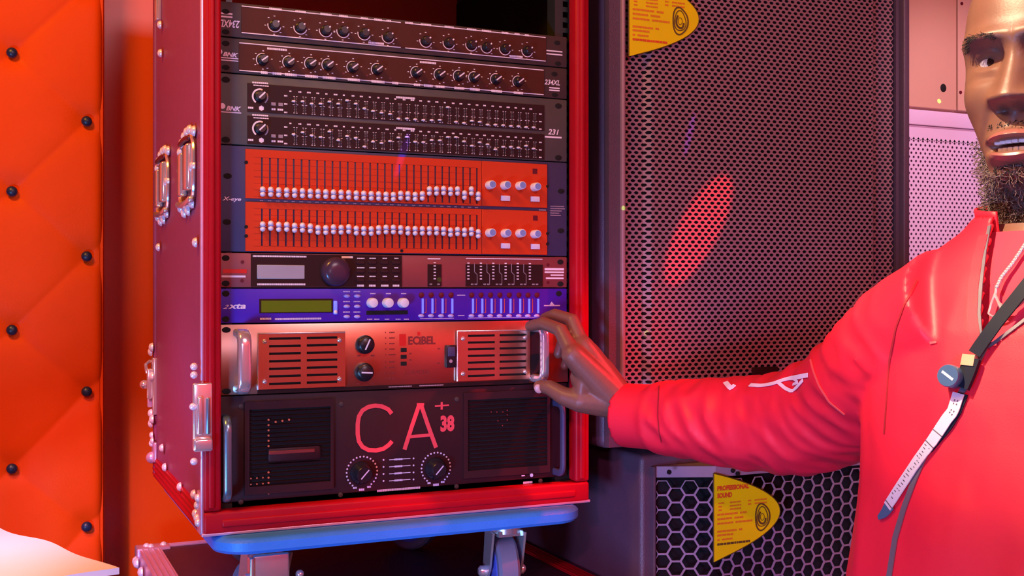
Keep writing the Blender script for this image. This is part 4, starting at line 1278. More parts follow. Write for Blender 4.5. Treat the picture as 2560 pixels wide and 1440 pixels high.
dzh = .0214
o = perforated(hx0 + .010, hx1 - .008, hz0_ + .01, hz1_ - .024, dzh * .8660, dzh, .875, 0, hmap, 'hex').build('honeycomb_grille', 'hex_grille', sub, smooth=False, recalc=False)
solid(o, .0016)
mb = MB()
for z in (hz1_ - .013, hz1_): pass
pts = [hx0, hx0 + fx, hx1 - fx, hx1]
v, f = [], []
for x in pts:
    for z in (hz1_ - .016, hz1_): v.append(hmap(x, z) + Vector((0, -.0002, 0)))
for k in range(3): f.append((2 * k, 2 * k + 2, 2 * k + 3, 2 * k + 1))
top = MB().raw(v, f).build('grille_rim', 'hex_grille', sub, smooth=False, recalc=False); solid(top, .002)
# solid end pieces of the grille and its dark inside
v = [hmap(hx0, hz1_), hmap(hx0 + fx, hz1_), hmap(hx1 - fx, hz1_), hmap(hx1, hz1_), Vector((hx1, LY, hz1_)), Vector((hx0, LY, hz1_))]
MB().raw(v, [(0, 1, 2, 3, 4, 5)]).build('grille_top', 'hex_grille', sub, smooth=False)
MB().box((hx0, LY - .0015, hz0_), (hx1, LY - .0005, hz1_)).build('foam_backing', 'spk_inside', sub, smooth=False)
MB().bbox((hx0 - .004, LY - .010, hz0_), (hx0, LY, hz1_), .001, 1).build('grille_edge', 'spk_black', sub)
nm = MB().cyl((0, 0, 0), (0, -.002, 0), .0035, 10).mesh('grille_screw', 'hole')
for px, py in ((1672, 1180), (1831, 1176), (1843, 1184)): put('grille_screw', nm, onY(px, py, LY - .006 - fy), sub)
swirl_label(sub, onY(1783, 1294, LY - .008 - fy), (1, 0, 0), 1.0, True)
# rubber feet between the boxes
fm_ = MB().lathe((0, 0, 0), (0, 0, 1), [(.016, 0), (.018, .0122)], 16).mesh('rubber_foot', 'black')
for x in (lx_0 + .05, sx1 - .06):
    for y in (.06, .36): put('rubber_foot', fm_, (x, y, lzt), spk)

# ---- white loudspeaker and cream cabinet behind, on a white subwoofer
WY = .10
wx0, wx1 = sx1 + .015, sx1 + .62
wtop = onY(2300, 273, WY).z
wsub = thing('subwoofer', 'white subwoofer behind the person, holding up the white loudspeaker', 'subwoofer', ((wx0 + wx1) / 2, WY + .2, 0))
MB().bbox((wx0, WY, 0), (wx1, WY + .45, wtop - .66), .01).build('cabinet', 'spk_white', wsub)
MB().bbox((wx0 + .03, WY - .006, .05), (wx1 - .03, WY + .002, wtop - .70), .004).build('grille', 'spk_white', wsub)
wsp = thing('loudspeaker', 'white loudspeaker with a finely perforated front, behind the person', 'loudspeaker', ((wx0 + wx1) / 2, WY + .2, wtop - .6595))
MB().bbox((wx0, WY + .008, wtop - .6595), (wx1, WY + .42, wtop), .008).build('cabinet', 'spk_white', wsp)
MB().bbox((wx0, WY + .001, wtop - .028), (wx1, WY + .01, wtop - .0005), .002).build('top_rail', 'spk_white', wsp)
MB().box((wx0, WY + .0035, wtop - .032), (wx1, WY + .009, wtop - .0285)).build('rail_gap', 'white_hole', wsp, smooth=False)


def wmap(s, z): return Vector((min(max(s, wx0 + .002), wx1 - .002), WY, min(max(z, wtop - .65), wtop - .0325)))


o = perforated(wx0 + .008, wx1 - .008, wtop - .64, wtop - .060, .0108, .0072, .0027, .0022, wmap).build('grille', 'spk_white', wsp, smooth=False, recalc=False)
solid(o, .001)
MB().box((wx0 + .002, WY, wtop - .054), (wx1 - .002, WY + .0012, wtop - .0325)).build('grille_rim', 'spk_white', wsp, smooth=False)
MB().box((wx0 + .003, WY + .004, wtop - .65), (wx1 - .003, WY + .006, wtop - .034)).build('foam_backing', 'white_hole', wsp, smooth=False)
cab = thing('equipment_cabinet', 'cream painted cabinet with a round hole, on top of the white loudspeaker', 'cabinet', ((wx0 + wx1) / 2, WY + .2, wtop))
MB().bbox((wx0, WY + .012, wtop + .0005), (wx1, WY + .40, wtop + .62), .008).build('body', 'cab_cream', cab)
sx_ = onY(2396, 100, WY).x
MB().bbox((wx0 + .004, WY + .004, wtop + .004), (sx_, WY + .014, wtop + .61), .002).build('front_panel', 'cab_cream', cab)
MB().bbox((sx_ + .002, WY + .002, wtop + .004), (wx1 - .004, WY + .014, wtop + .61), .002).build('front_panel', 'cab_cream', cab)
hm = MB().lathe((0, 0, 0), (0, -1, 0), [(1, -.001), (1, .0006), (.90, .0009)], 28).mesh('cable_hole', 'hole')
o = put('cable_hole', hm, onY(2358, 220, WY + .004), cab); o.scale = (.0068, 1, .0075)
for px, py in ((2404, 9), (2401, 231)):
    put('panel_screw', MB().lathe((0, 0, 0), (0, -1, 0), [(.0036, -.001), (.0030, .0012), (.001, .0016)], 10).mesh('panel_screw', 'dark_red'), onY(px, py, WY + .002), cab)

# ================================================================ white paper on a small table, lower left
PZ = ZC - .300
q0 = onZ(292, 1420, PZ); q1 = onZ(-60, 1297, PZ)           # right corner and far edge
ed = (q1 - q0).normalized(); pe = Vector((-ed.y, ed.x, 0))
if pe.dot(FWD) > 0: pe = -pe
tz = PZ - .037
tb = thing('side_table', 'small dark side table under the stack of white paper', 'table', q0 + ed * .2 + pe * .15 - Vector((0, 0, PZ)))
tc = q0 + ed * .24 + pe * .14; tc.z = tz
corners = [tc + ed * a + pe * b for a, b in ((-.225, -.12), (.26, -.12), (.26, .2), (-.225, .2))]
MB().prism([(0, 0), (.485, 0), (.485, .32), (0, .32)], corners[0], ed, pe, (0, 0, -.02)).build('table_top', 'table_wood', tb, smooth=False)
for a, b in ((-.20, -.10), (.235, -.10), (.235, .18), (-.20, .18)):
    p = tc + ed * a + pe * b; MB().tube([(p.x, p.y, 0), (p.x, p.y, tz - .019)], .014, 12).build('leg', 'table_wood', tb)


def sheet(label, off, w, h, z, rot, amp, seed, th=.0012, curl=0.0):
    rn = random.Random(seed); ph = [rn.uniform(0, 6) for _ in range(6)]
    e1 = Matrix.Rotation(rot, 3, 'Z') @ ed; e2 = Matrix.Rotation(rot, 3, 'Z') @ pe
    n1, n2 = 30, 22; v, f = [], []
    for s_ in (0, 1):
        for j in range(n2 + 1):
            for i in range(n1 + 1):
                a, b = i / n1, j / n2
                edge_w = .003 * math.sin(14 * a + ph[4]) * (1 if j in (0, n2) else 0)
                p = q0 + e1 * (off[0] + a * w) + e2 * (off[1] + b * h + edge_w); p.z = z + amp * (math.sin(7 * a + ph[0] + 3 * b) + .6 * math.sin(11 * b + ph[1] + 4 * a) + .4 * math.sin(17 * a + 9 * b + ph[2])) \
                    + curl * math.exp(-a / .10) * (.4 + .6 * b) - s_ * th
                v.append(p)
    M = (n1 + 1) * (n2 + 1)
    for j in range(n2):
        for i in range(n1):
            p = j * (n1 + 1) + i; f += [(p, p + 1, p + n1 + 2, p + n1 + 1), (M + p, M + p + n1 + 1, M + p + n1 + 2, M + p + 1)]
    for i in range(n1): f += [(i, M + i, M + i + 1, i + 1), (n2 * (n1 + 1) + i, n2 * (n1 + 1) + i + 1, M + n2 * (n1 + 1) + i + 1, M + n2 * (n1 + 1) + i)]
    for j in range(n2): f += [(j * (n1 + 1), (j + 1) * (n1 + 1), M + (j + 1) * (n1 + 1), M + j * (n1 + 1)), (j * (n1 + 1) + n1, M + j * (n1 + 1) + n1, M + (j + 1) * (n1 + 1) + n1, (j + 1) * (n1 + 1) + n1)]
    o = MB().raw(v, f).build('paper_bag', 'paper', None, origin=q0 + e1 * (off[0] + w / 2) + e2 * (off[1] + h / 2) + Vector((0, 0, z - q0.z)))
    return tag(o, label, 'paper bag', 'white paper bags on the side table'), e1, e2


sheet('flat white paper bag at the bottom of the stack', (-.016, .012), .40, .27, PZ - .0255, .05, .0010, 5, th=.009)
sheet('flat white paper bag in the middle of the stack', (-.006, .004), .40, .27, PZ - .0130, -.03, .0010, 9, th=.008)
top_, e1, e2 = sheet('crumpled white paper bag on top of the stack with faint print', (0, 0), .40, .27, PZ, 0.0, .0013, 2, th=.007, curl=.002)
ink = MB()
for (a, b, w, h) in ((.225, .055, .030, .002), (.26, .05, .02, .002), (.17, .075, .035, .0016), (.20, .10, .03, .0016)):
    p = q0 + e1 * a + e2 * b + Vector((0, 0, .0038)); ink.raw([p, p + e1 * w, p + e1 * w + e2 * h, p + e2 * h], [(0, 1, 2, 3)])
ink.ribbon([q0 + e1 * a + e2 * b + Vector((0, 0, .0042)) for a, b in ((.205, .062), (.222, .078), (.205, .092), (.19, .088), (.16, .098))], [UP] * 5, .0016, .0003)
ink.build('faint_print', 'paper_ink', top_, smooth=False)

# ================================================================ the person
from mathutils import noise as mnoise
def camv(X, Z, z): return CAM + RIGHT * X + FWD * Z + UP * z       # camera-space metres -> world


def interp(tab, z):
    """tab rows sorted by descending z: (z, ...); smooth (Catmull-Rom) interpolation"""
    n = len(tab)
    if z >= tab[0][0]: return tab[0][1:]
    if z <= tab[-1][0]: return tab[-1][1:]
    for i in range(n - 1):
        if tab[i][0] >= z >= tab[i + 1][0]:
            t = (tab[i][0] - z) / (tab[i][0] - tab[i + 1][0])
            p0, p1, p2, p3 = tab[max(i - 1, 0)], tab[i], tab[i + 1], tab[min(i + 2, n - 1)]
            out = []
            for a, b, c, d in zip(p0[1:], p1[1:], p2[1:], p3[1:]):
                out.append(.5 * (2 * b + (c - a) * t + (2 * a - 5 * b + 4 * c - d) * t * t + (3 * b - a - 3 * c + d) * t ** 3))
            return out


def G(d, s): return math.exp(-(d / s) ** 2)


person_c = camv(.522, 1.03, 0)
person = thing('person', 'person in a red zip jacket reaching one hand to the silver amplifier', 'person', (person_c.x, person_c.y, 0))

# ---------------- head (local: face looks along -y, x to the viewer's right, z up, origin at eye level)
HEAD_YAW = math.radians(45); HEAD_TILT = math.radians(0)
HC = camv(.5150, 1.075, .2100)
HS = .955
TAB = [(.1215, .006, .008, .010), (.118, .026, .030, .040), (.108, .046, .053, .066), (.090, .060, .071, .085), (.065, .0690, .0835, .096), (.040, .0725, .0895, .100),
       (.020, .0730, .0915, .099), (.0, .0725, .0880, .095), (-.020, .0715, .0885, .089), (-.040, .0685, .0885, .081), (-.060, .0620, .0875, .073),
       (-.080, .0545, .0870, .066), (-.098, .0475, .0860, .062), (-.110, .0440, .0800, .060), (-.117, .0450, .0660, .060), (-.124, .0500, .0480, .061), (-.135, .0525, .0400, .063), (-.165, .0560, .0400, .066), (-.20, .062, .044, .070)]


def head_pt(phi, z):
    a, bf, bb = interp(TAB, z); b = bf if math.cos(phi) > 0 else bb
    c, s = math.cos(phi), math.sin(phi); n = 2.25
    r = (abs(c / b) ** n + abs(s / a) ** n) ** (-1 / n)
    x = r * s; ax = abs(x)
    if c > 0:
        d = 0.0
        # nose
        if z > -.075:
            t = min(max((.016 - z) / .055, 0), 1.0)                 # 0 at root, 1 at tip
            hgt = .004 + .022 * t ** 1.4; wid = .0075 + .0065 * t
            low = 1 / (1 + math.exp(-(z + .0465) / .0022))           # sharp underside
            up = 1 / (1 + math.exp((z - .020) / .006))
            d += hgt * math.exp(-(ax / wid) ** 2.4) * low * up
        d += .0110 * G(ax - .0165, .0075) * G(z + .0395, .0085) * (1 / (1 + math.exp(-(z + .0485) / .0018)))
        d -= .006 * G(ax - .009, .0055) * G(z + .0500, .0035)
        # eye sockets, brow, lids
        d -= .0115 * G(ax - .031, .0175) * G(z - .002, .0125)
        d -= .004 * G(ax - .017, .006) * G(z - .004, .010)
        d += .0105 * G(ax - .030, .027) * G(z - .0225, .0085)
        d += .0050 * math.exp(-((ax - .031) / .0145) ** 4) * G(z - (.0082 - 10 * (ax - .031) ** 2), .0042)
        d += .0036 * math.exp(-((ax - .031) / .0150) ** 4) * G(z + (.0072 - 6 * (ax - .031) ** 2), .0040)
        d -= .0022 * G(ax - .030, .020) * G(z + .017, .004)
        # cheeks and fold
        d += .0065 * G(ax - .044, .019) * G(z + .032, .020)
        d -= .0032 * G((ax - .026) - .45 * (-.052 - z), .0045) * G(z + .066, .018)
        # mouth
        mw = math.exp(-(ax / .0265) ** 4)
        d += .0040 * G(ax, .030) * G(z + .080, .024)
        d += .0075 * mw * G(z + .0735 + .10 * ax * (ax > .006), .0050)
        d += .0090 * mw * G(z + .0945 - .05 * ax, .0060)
        d -= .0190 * math.exp(-(ax / .0255) ** 4) * math.exp(-((z + .0840) / .0050) ** 4)
        d -= .0020 * G(ax, .004) * G(z + .064, .006)
        d -= .0040 * G(ax, .020) * G(z + .1025, .0045)
        d += .0050 * G(ax, .020) * G(z + .1120, .009)
        r += d * min(1, c * 1.6)
    return Vector((r * math.sin(phi), -r * math.cos(phi), z))


def yaw_frame(psi):
    """columns: local x (person's left), local y (backwards), z for a person turned psi to the picture's left"""
    f = RIGHT * -math.sin(psi) + FWD * -math.cos(psi); l = RIGHT * math.cos(psi) - FWD * math.sin(psi)
    return Matrix((l, -f, UP)).transposed()


HM = yaw_frame(HEAD_YAW) @ Matrix.Rotation(HEAD_TILT, 3, 'X')


def HL(p): return HC + HM @ (Vector(p) * HS)


def build_head():
    mb = MB(); phis = []
    n = 168
    for k in range(n):
        t = k / n * 2 - 1                      # -1..1, denser at the front
        phis.append(PI * math.copysign(abs(t) ** 1.45, t))
    zs = [.1215 - .0045 * i for i in range(22)]
    z = zs[-1]
    while z > -.120: z -= .0014; zs.append(z)
    while z > -.195: z -= .005; zs.append(z)
    v, f = [], []
    for z in zs:
        for p in phis: v.append(HL(head_pt(p, z)))
    for j in range(len(zs) - 1):
        for k in range(n): f.append((j * n + k, (j + 1) * n + k, (j + 1) * n + (k + 1) % n, j * n + (k + 1) % n))
    f += [tuple(reversed(range(n))), tuple(range((len(zs) - 1) * n, len(zs) * n))]
    mb.raw(v, f)
    for s_ in (-1, 1):                            # ears
        c = Vector((s_ * .066, .020, -.008)); pts = []
        for k in range(13):
            a = -PI * .55 + 2 * PI * .82 * k / 12
            pts.append(HL(c + Vector((s_ * (.006 + .008 * (math.cos(a) < .2)), .015 - .017 * math.cos(a), .028 * math.sin(a)))))
        mb.tube(pts, [.0045] * 13, 8, True)
        eb = MB().ball((0, 0, 0), .0085, .016, .029, 14, 10); mb.raw([HL(c + Vector((s_ * .004, .016, -.002)) + p_) for p_ in eb.v], eb.f)
        mb.tube([HL(c + Vector((s_ * -.004, .004, -.016))), HL(c + Vector((s_ * .004, .010, 0))), HL(c + Vector((s_ * -.002, .012, .016)))], [.008, .008, .007], 8, True)
    return mb


body = build_head()


# ---------------- torso core, arms and hands
TORSO_YAW = math.radians(52)
# z, X, Z, half width, front depth, back depth   (camera space metres, z from eye height of the camera)
TT = [(.100, 0.524, 1.062, .066, .062, .066), (.080, 0.524, 1.060, .072, .070, .074), (.055, 0.524, 1.055, .092, .080, .090), (.030, 0.523, 1.050, .135, .088, .102), (.005, 0.522, 1.045, .172, .100, .112),
      (-.040, 0.521, 1.040, .192, .114, .120), (-.100, 0.518, 1.036, .196, .126, .122), (-.170, 0.512, 1.034, .190, .138, .122), (-.240, 0.504, 1.032, .184, .152, .122), (-.310, 0.496, 1.032, .180, .160, .122),
      (-.380, 0.496, 1.034, .178, .156, .124), (-.470, 0.500, 1.036, .172, .140, .124)]


def torso_ring(z, k=1.0, n=56, yaw=TORSO_YAW, dz=0.0, wob=None):
    X, Z, a, bf, bb = interp(TT, z); M = yaw_frame(yaw); c = camv(X, Z, z + dz); out = []
    for i in range(n):
        t = 2 * PI * i / n; s, co = math.sin(t), math.cos(t)
        e = .86
        w = wob(t, z) if wob else 1.0
        x = a * k * w * math.copysign(abs(s) ** e, s); y = -(bf if co > 0 else bb) * k * w * math.copysign(abs(co) ** e, co)
        out.append(c + M @ Vector((x, y, 0)))
    return out


def loft(rings, mb=None):
    mb = mb or MB(); n = len(rings[0]); v = [p for r_ in rings for p in r_]; f = []
    for j in range(len(rings) - 1):
        for k in range(n): f.append((j * n + k, (j + 1) * n + k, (j + 1) * n + (k + 1) % n, j * n + (k + 1) % n))
    f += [tuple(reversed(range(n))), tuple(range((len(rings) - 1) * n, len(rings) * n))]
    return mb.raw(v, f)


loft([torso_ring(z, .80) for z in (.02, 0, -.04, -.1, -.17, -.24, -.31, -.38, -.47)], body)
loft([torso_ring(z, .78) for z in (.06, .04, .02, 0, -.02)], body)

SH = W(2345, 765, 1.085); EL = W(2030, 1068, 1.30); WR = W(1565, 1022, 1.485)


def bez(a, b, c, n):
    """smooth path through a bend"""
    out = []
    for i in range(n + 1):
        t = i / n; s_ = 1 - t
        out.append(a * s_ * s_ + b * (2 * s_ * t) + c * t * t)
    return out


def arm_path(SH, EL, WR, n=40):
    """shoulder -> elbow -> wrist with a rounded elbow"""
    p = []; d1 = (EL - SH); d2 = (WR - EL)
    a = EL - d1 * .28; b = EL + d2 * .28
    for i in range(n // 3): p.append(SH + (a - SH) * (i / (n // 3)))
    p += bez(a, EL, b, n // 3)
    for i in range(1, n // 3 + 1): p.append(b + (WR - b) * (i / (n // 3)))
    return p


ap = arm_path(SH + yaw_frame(TORSO_YAW) @ Vector((.05, 0, -.03)), EL, WR); N = len(ap)
body.tube(ap, [.036 - .011 * (i / (N - 1)) for i in range(N)], 20, True)


def remesh(mb, voxel, smooth=2, fac=.5):
    me = bpy.data.meshes.new('tmp'); me.from_pydata([tuple(p) for p in mb.v], [], mb.f)
    bm = bmesh.new(); bm.from_mesh(me); bmesh.ops.recalc_face_normals(bm, faces=bm.faces[:]); bm.to_mesh(me); bm.free()
    ob = bpy.data.objects.new('tmp', me); COL.objects.link(ob)
    m = ob.modifiers.new('r', 'REMESH'); m.mode = 'VOXEL'; m.voxel_size = voxel; m.use_smooth_shade = True
    if smooth:
        s_ = ob.modifiers.new('s', 'SMOOTH'); s_.iterations = smooth; s_.factor = fac
    dg = bpy.context.evaluated_depsgraph_get()
    out = bpy.data.meshes.new_from_object(ob.evaluated_get(dg))
    v = [x.co.copy() for x in out.vertices]; f = [tuple(p.vertices) for p in out.polygons]
    bpy.data.objects.remove(ob); bpy.data.meshes.remove(me); bpy.data.meshes.remove(out)
    r = MB(); r.v = v; r.f = f; return r


def build_hand(W_, fingers, thumb, wrist_r):
    h = MB(); wr, pr_ = wrist_r
    for path, rad in fingers:
        h.tube([W_] + [W_.lerp(path[0], .5)] + [path[0]], [wr * .80, .0200, rad[0] * 1.38], 14, True)
        h.tube(path, rad, 12, True)
    h.tube([W_] + [thumb[0][0]], [wr * .7, thumb[1][0]], 12, True)
    h.tube(thumb[0], thumb[1], 12, True)
    # webs between neighbouring knuckles
    for i in range(len(fingers) - 1):
        a, b = fingers[i][0][0], fingers[i + 1][0][0]
        h.tube([a, b], [.0105, .0105], 10, True)
        h.tube([W_.lerp(a, .55), W_.lerp(b, .55)], [.0130, .0130], 10, True)
    i0 = fingers[0][0][0]
    h.tube([thumb[0][0], W_.lerp(i0, .75)], [.012, .011], 10, True)
    return h


Wc = W(1552, 1012, 1.487)
rf = lambda *a: list(a)
idx = ([W(1432, 888, 1.470), W(1400, 824, 1.490), W(1357, 808, 1.512), W(1326, 815, 1.525)], rf(0.0113, 0.0099, 0.0091, 0.0080))
mid = ([W(1456, 866, 1.490), W(1430, 800, 1.505), W(1386, 787, 1.524), W(1362, 796, 1.535)], rf(0.0113, 0.0102, 0.0091, 0.0080))
rin = ([W(1472, 880, 1.512), W(1440, 838, 1.540), W(1405, 858, 1.550), W(1396, 884, 1.548)], rf(0.0108, 0.0095, 0.0086, 0.0076))
pin = ([W(1484, 905, 1.530), W(1452, 880, 1.555), W(1420, 892, 1.560), W(1412, 915, 1.556)], rf(0.0099, 0.0084, 0.0076, 0.0067))
thm = ([W(1452, 1003, 1.480), W(1408, 990, 1.488), W(1372, 968, 1.500), W(1348, 966, 1.508)], rf(0.0157, 0.0127, 0.0106, 0.0086))
hand = build_hand(Wc, [idx, mid, rin, pin], thm, (.030, 0))
hand.tube([Wc, W(1600, 1030, 1.48), W(1680, 1040, 1.455)], [.0235, .025, .027], 16, True)
hand.tube([W(1555, 1000, 1.490), W(1500, 925, 1.512)], [.020, .0195], 14, True)
hand.tube([W(1540, 1005, 1.485), W(1462, 945, 1.486)], [.022, .0200], 14, True)
hand = remesh(hand, .0016, 14, .5)
body.raw(hand.v, hand.f)
# the other arm hangs down out of frame
TM = yaw_frame(TORSO_YAW)
tcx = camv(.520, 1.038, 0)
SH2 = tcx + TM @ Vector((.175, .0, -.03)); EL2 = tcx + TM @ Vector((.235, -.02, -.30)); WR2 = tcx + TM @ Vector((.215, -.14, -.52))
ap2 = arm_path(SH2 + TM @ Vector((-.05, 0, -.04)), EL2, WR2)
body.tube(ap2, [.036 - .011 * (i / (N - 1)) for i in range(N)], 20, True)
dn = (WR2 - EL2).normalized(); sd = TM @ Vector((0, -1, 0)); sd = (sd - dn * sd.dot(dn)).normalized(); ot = dn.cross(sd)
fg = []
for k, (o_, L) in enumerate(((.030, .082), (.010, .090), (-.010, .083), (-.028, .066))):
    b0 = WR2 + dn * .088 + sd * o_
    fg.append(([b0, b0 + dn * L * .45 + ot * .006, b0 + dn * L * .75 + ot * .018, b0 + dn * L * .95 + ot * .032], rf(.0100, .0090, .0080, .0070)))
th2 = ([WR2 + dn * .030 + sd * .026, WR2 + dn * .060 + sd * .046, WR2 + dn * .085 + sd * .052 + ot * .01, WR2 + dn * .105 + sd * .050 + ot * .02], rf(.014, .0115, .0095, .0078))
h2 = remesh(build_hand(WR2, fg, th2, (.028, 0)), .003, 4)
body.raw(h2.v, h2.f)
# legs inside the trousers
hipz = .93
hip = Vector((person_c.x, person_c.y, 0)) + TM @ Vector((0, .02, 0))
for s_ in (-1, 1):
    b_ = hip + TM @ Vector((s_ * .095, 0, 0))
    body.tube([(b_.x, b_.y, .95), (b_.x, b_.y, .50), (b_.x, b_.y, .09)], [.07, .05, .038], 16, True)
bo = body.build('body', 'skin', person, recalc=True)
nl = MB()
tn = W(1346, 972, 1.4995)
nl.ball((0, 0, 0), .0056, .0020, .0066, 14, 8)
o = put('thumb_nail', nl.mesh('thumb_nail', 'nail'), tn, person, (0.15, math.radians(-25), -.55))

# ---------------- face details
eye_z = .0008
for s_ in (-1, 1):
    c = HL((s_ * .0305, -.0612, eye_z)); e_ = put('eye', MB().ball((0, 0, 0), .0122, n=24, m=16).mesh('eye', 'eye_white'), c, person)
    look = (HM @ Vector((.42, -1, -.02))).normalized()
    MB().lathe(c + look * .0113, look, [(.0058, 0), (.0050, .0009), (.0020, .0013)], 20).build('iris', 'iris', e_)
tu = MB()
for k in range(-3, 4):
    a = k * .0062; tu.bbox(Vector((a - .0029, -.0880 + 16 * a * a, -.0818)), Vector((a + .0029, -.0810 + 16 * a * a, -.0740)), .001, 2)
for i in range(len(tu.v)): tu.v[i] = HL(tu.v[i])
tu.build('upper_teeth', 'tooth', person)
tl = MB()
for k in range(-3, 4):
    a = k * .0053; tl.bbox(Vector((a - .0025, -.0860 + 18 * a * a, -.0925)), Vector((a + .0025, -.0790 + 18 * a * a, -.0852)), .001, 2)
for i in range(len(tl.v)): tl.v[i] = HL(tl.v[i])
tl.build('lower_teeth', 'tooth', person)


def lip(zc, hh, name):
    v, f = [], []; n = 30
    for j in range(5):
        for i in range(n + 1):
            t = i / n * 2 - 1; ph = t * .305
            z = zc(t) + (j / 4 * 2 - 1) * hh * (1 - t * t) ** .6
            p = head_pt(ph, z); q = Vector((p.x, p.y, 0)).normalized(); v.append(HL(p + q * (.0011 - .0009 * abs(j - 2) / 2)))
    for j in range(4):
        for i in range(n): p = j * (n + 1) + i; f.append((p, p + 1, p + n + 2, p + n + 1))
    MB().raw(v, f).build(name, 'lip', person)


lip(lambda t: -.0742 - .004 * t * t, .0046, 'upper_lip')
lip(lambda t: -.0948 + .006 * t * t, .0052, 'lower_lip')


def strands(name, m, pts, L, r, curl, seed, group=None):
    rn = random.Random(seed); cu = bpy.data.curves.new(name, 'CURVE'); cu.dimensions = '3D'; cu.bevel_depth = r; cu.bevel_resolution = 0; cu.resolution_u = 1
    for p, nrm in pts:
        sp = cu.splines.new('POLY'); k = 5; sp.points.add(k); d = (nrm + Vector((rn.uniform(-.7, .7), rn.uniform(-.7, .7), rn.uniform(-1.0, .2)))).normalized()
        q = p.copy()
        for i in range(k + 1):
            sp.points[i].co = (q.x - person.location.x, q.y - person.location.y, q.z - person.location.z, 1)
            q = q + d * (L * rn.uniform(.7, 1.2) / k); d = (d + Vector((rn.uniform(-curl, curl), rn.uniform(-curl, curl), rn.uniform(-curl, curl)))).normalized()
    cu.materials.append(MATS[m]); o = bpy.data.objects.new(name, cu); COL.objects.link(o); o.parent = person; o['kind'] = 'stuff'
    return o


rn = random.Random(4); jaw = []
while len(jaw) < 1500:
    ph = rn.uniform(-1.9, 1.9); z = rn.uniform(-.155, -.064)
    side = abs(ph) > .75
    lim = -.104 + .050 * max(0, min(1, (abs(ph) - .60) / .9))
    if z > lim: continue
    p = head_pt(ph, z); q = HM @ Vector((math.sin(ph), -math.cos(ph), -.6)).normalized(); jaw.append((HL(p) - q * .001, q))
strands('beard', 'hair', jaw, .020, .00036, .85, 5)
mst = []
while len(mst) < 420:
    ph = rn.uniform(-.34, .34); z = rn.choice((rn.uniform(-.069, -.0605), rn.uniform(-.118, -.102), rn.uniform(-.118, -.102)))
    p = head_pt(ph, z); q = HM @ Vector((math.sin(ph), -math.cos(ph), -.8)).normalized(); mst.append((HL(p) - q * .001, q))
strands('beard', 'hair_dark', mst, .0035, .00028, .4, 6)
brw = []
while len(brw) < 200:
    s_ = rn.choice((-1, 1)); ax = rn.uniform(.012, .050); t = (ax - .012) / .038
    z = .0185 + .0065 * math.sin(PI * min(1, t * .9 + .1)) - .004 * t + rn.uniform(-.0032, .0032) * (1 - .5 * t)
    ph = s_ * math.asin(min(.98, ax / .086)); p = head_pt(ph, z); q = HM @ Vector((math.sin(ph) + s_ * .9, -math.cos(ph) * .5, .1)).normalized(); brw.append((HL(p), q))
strands('eyebrow', 'hair_dark', brw, .0055, .00022, .2, 8)

# ---------------- jacket
def torso_wob(t, z):
    q = Vector((math.cos(t) * 2.6 + 3, math.sin(t) * 2.6, z * 7 + 1.2 * math.cos(t)))
    low = max(0.0, min(1.0, (.02 - z) / .06))
    return 1 + low * (.020 * (1 - 2 * abs(mnoise.noise(q))) + .012 * mnoise.noise(q * 2.3)) + .006 * math.sin(3 * t - 40 * z)


jk = MB()
zr = [.084, .070, .055, .040, .025, .010, -.005, -.02, -.04, -.06, -.08, -.1, -.13, -.16, -.19, -.22, -.25, -.28, -.31, -.34, -.37, -.40, -.43, -.455, -.47]
loft([torso_ring(z, 1.0, 72, wob=torso_wob) for z in zr], jk)


def fold(a, k): return math.copysign(abs(math.sin(a)) ** k, math.sin(a))


def sleeve_wob(t, a):
    s_ = t
    f_ = 0.0
    q = Vector((math.cos(a) * 1.1, math.sin(a) * 1.1, s_ * 17 + .9 * math.sin(a)))
    rid = 1 - 2 * abs(mnoise.noise(q)); rid2 = 1 - 2 * abs(mnoise.noise(q * 1.9 + Vector((5, 2, 1))))
    env = min(1, max(0, (s_ - .05) / .1)) * (1 if s_ < .885 else max(0, 1 - (s_ - .885) / .03))
    return 1 + env * (.085 * rid + .030 * rid2) + .035 * G(s_ - .90, .012) * (1 if s_ < .905 else 0)
    w1 = G(s_ - .80, .16); w2 = G(s_ - .52, .10); w3 = G(s_ - .22, .14)
    f_ += .075 * w1 * fold(2 * PI * (s_ * 10.5 + .22 * math.sin(a + 1)) , .8)
    f_ += .05 * w1 * math.sin(2 * PI * s_ * 6.0 + 1.6 * math.sin(a) + 1)
    f_ += .085 * w2 * fold(2 * PI * (s_ * 9 + .35 * math.sin(a - .5)), .8)
    f_ += .05 * w3 * math.sin(2 * PI * (s_ * 7) + 2.2 * math.sin(a + .8))
    return 1 + f_


def resample(pts, n):
    L = [0]
    for i in range(1, len(pts)): L.append(L[-1] + (pts[i] - pts[i - 1]).length)
    out = []; j = 0
    for i in range(n):
        d = L[-1] * i / (n - 1)
        while j < len(L) - 2 and L[j + 1] < d: j += 1
        t = (d - L[j]) / max(1e-9, L[j + 1] - L[j]); out.append(pts[j].lerp(pts[j + 1], min(1, t)))
    return out


def sleeve(SH, EL, WR, rads, mb, wob):
    p = resample(arm_path(SH, EL, WR, 60), 150); r_ = []
    for i in range(150):
        t = i / 149; r_.append(interp([(1 - a, b) for a, b in rads], 1 - t)[0])
    mb.tube(p, r_, 48, False, wob); return p


RADS = [(0, .066), (.10, .068), (.25, .064), (.40, .060), (.50, .0600), (.60, .0560), (.75, .0500), (.86, .0455), (.93, .0425), (1.0, .0425)]
CU = W(1562, 1038, 1.487)
spath = sleeve(SH + TM @ Vector((.03, 0, .0)), EL, CU, RADS, jk, sleeve_wob)
sleeve(SH2 - TM @ Vector((.03, 0, 0)), EL2, WR2, RADS, jk, sleeve_wob)
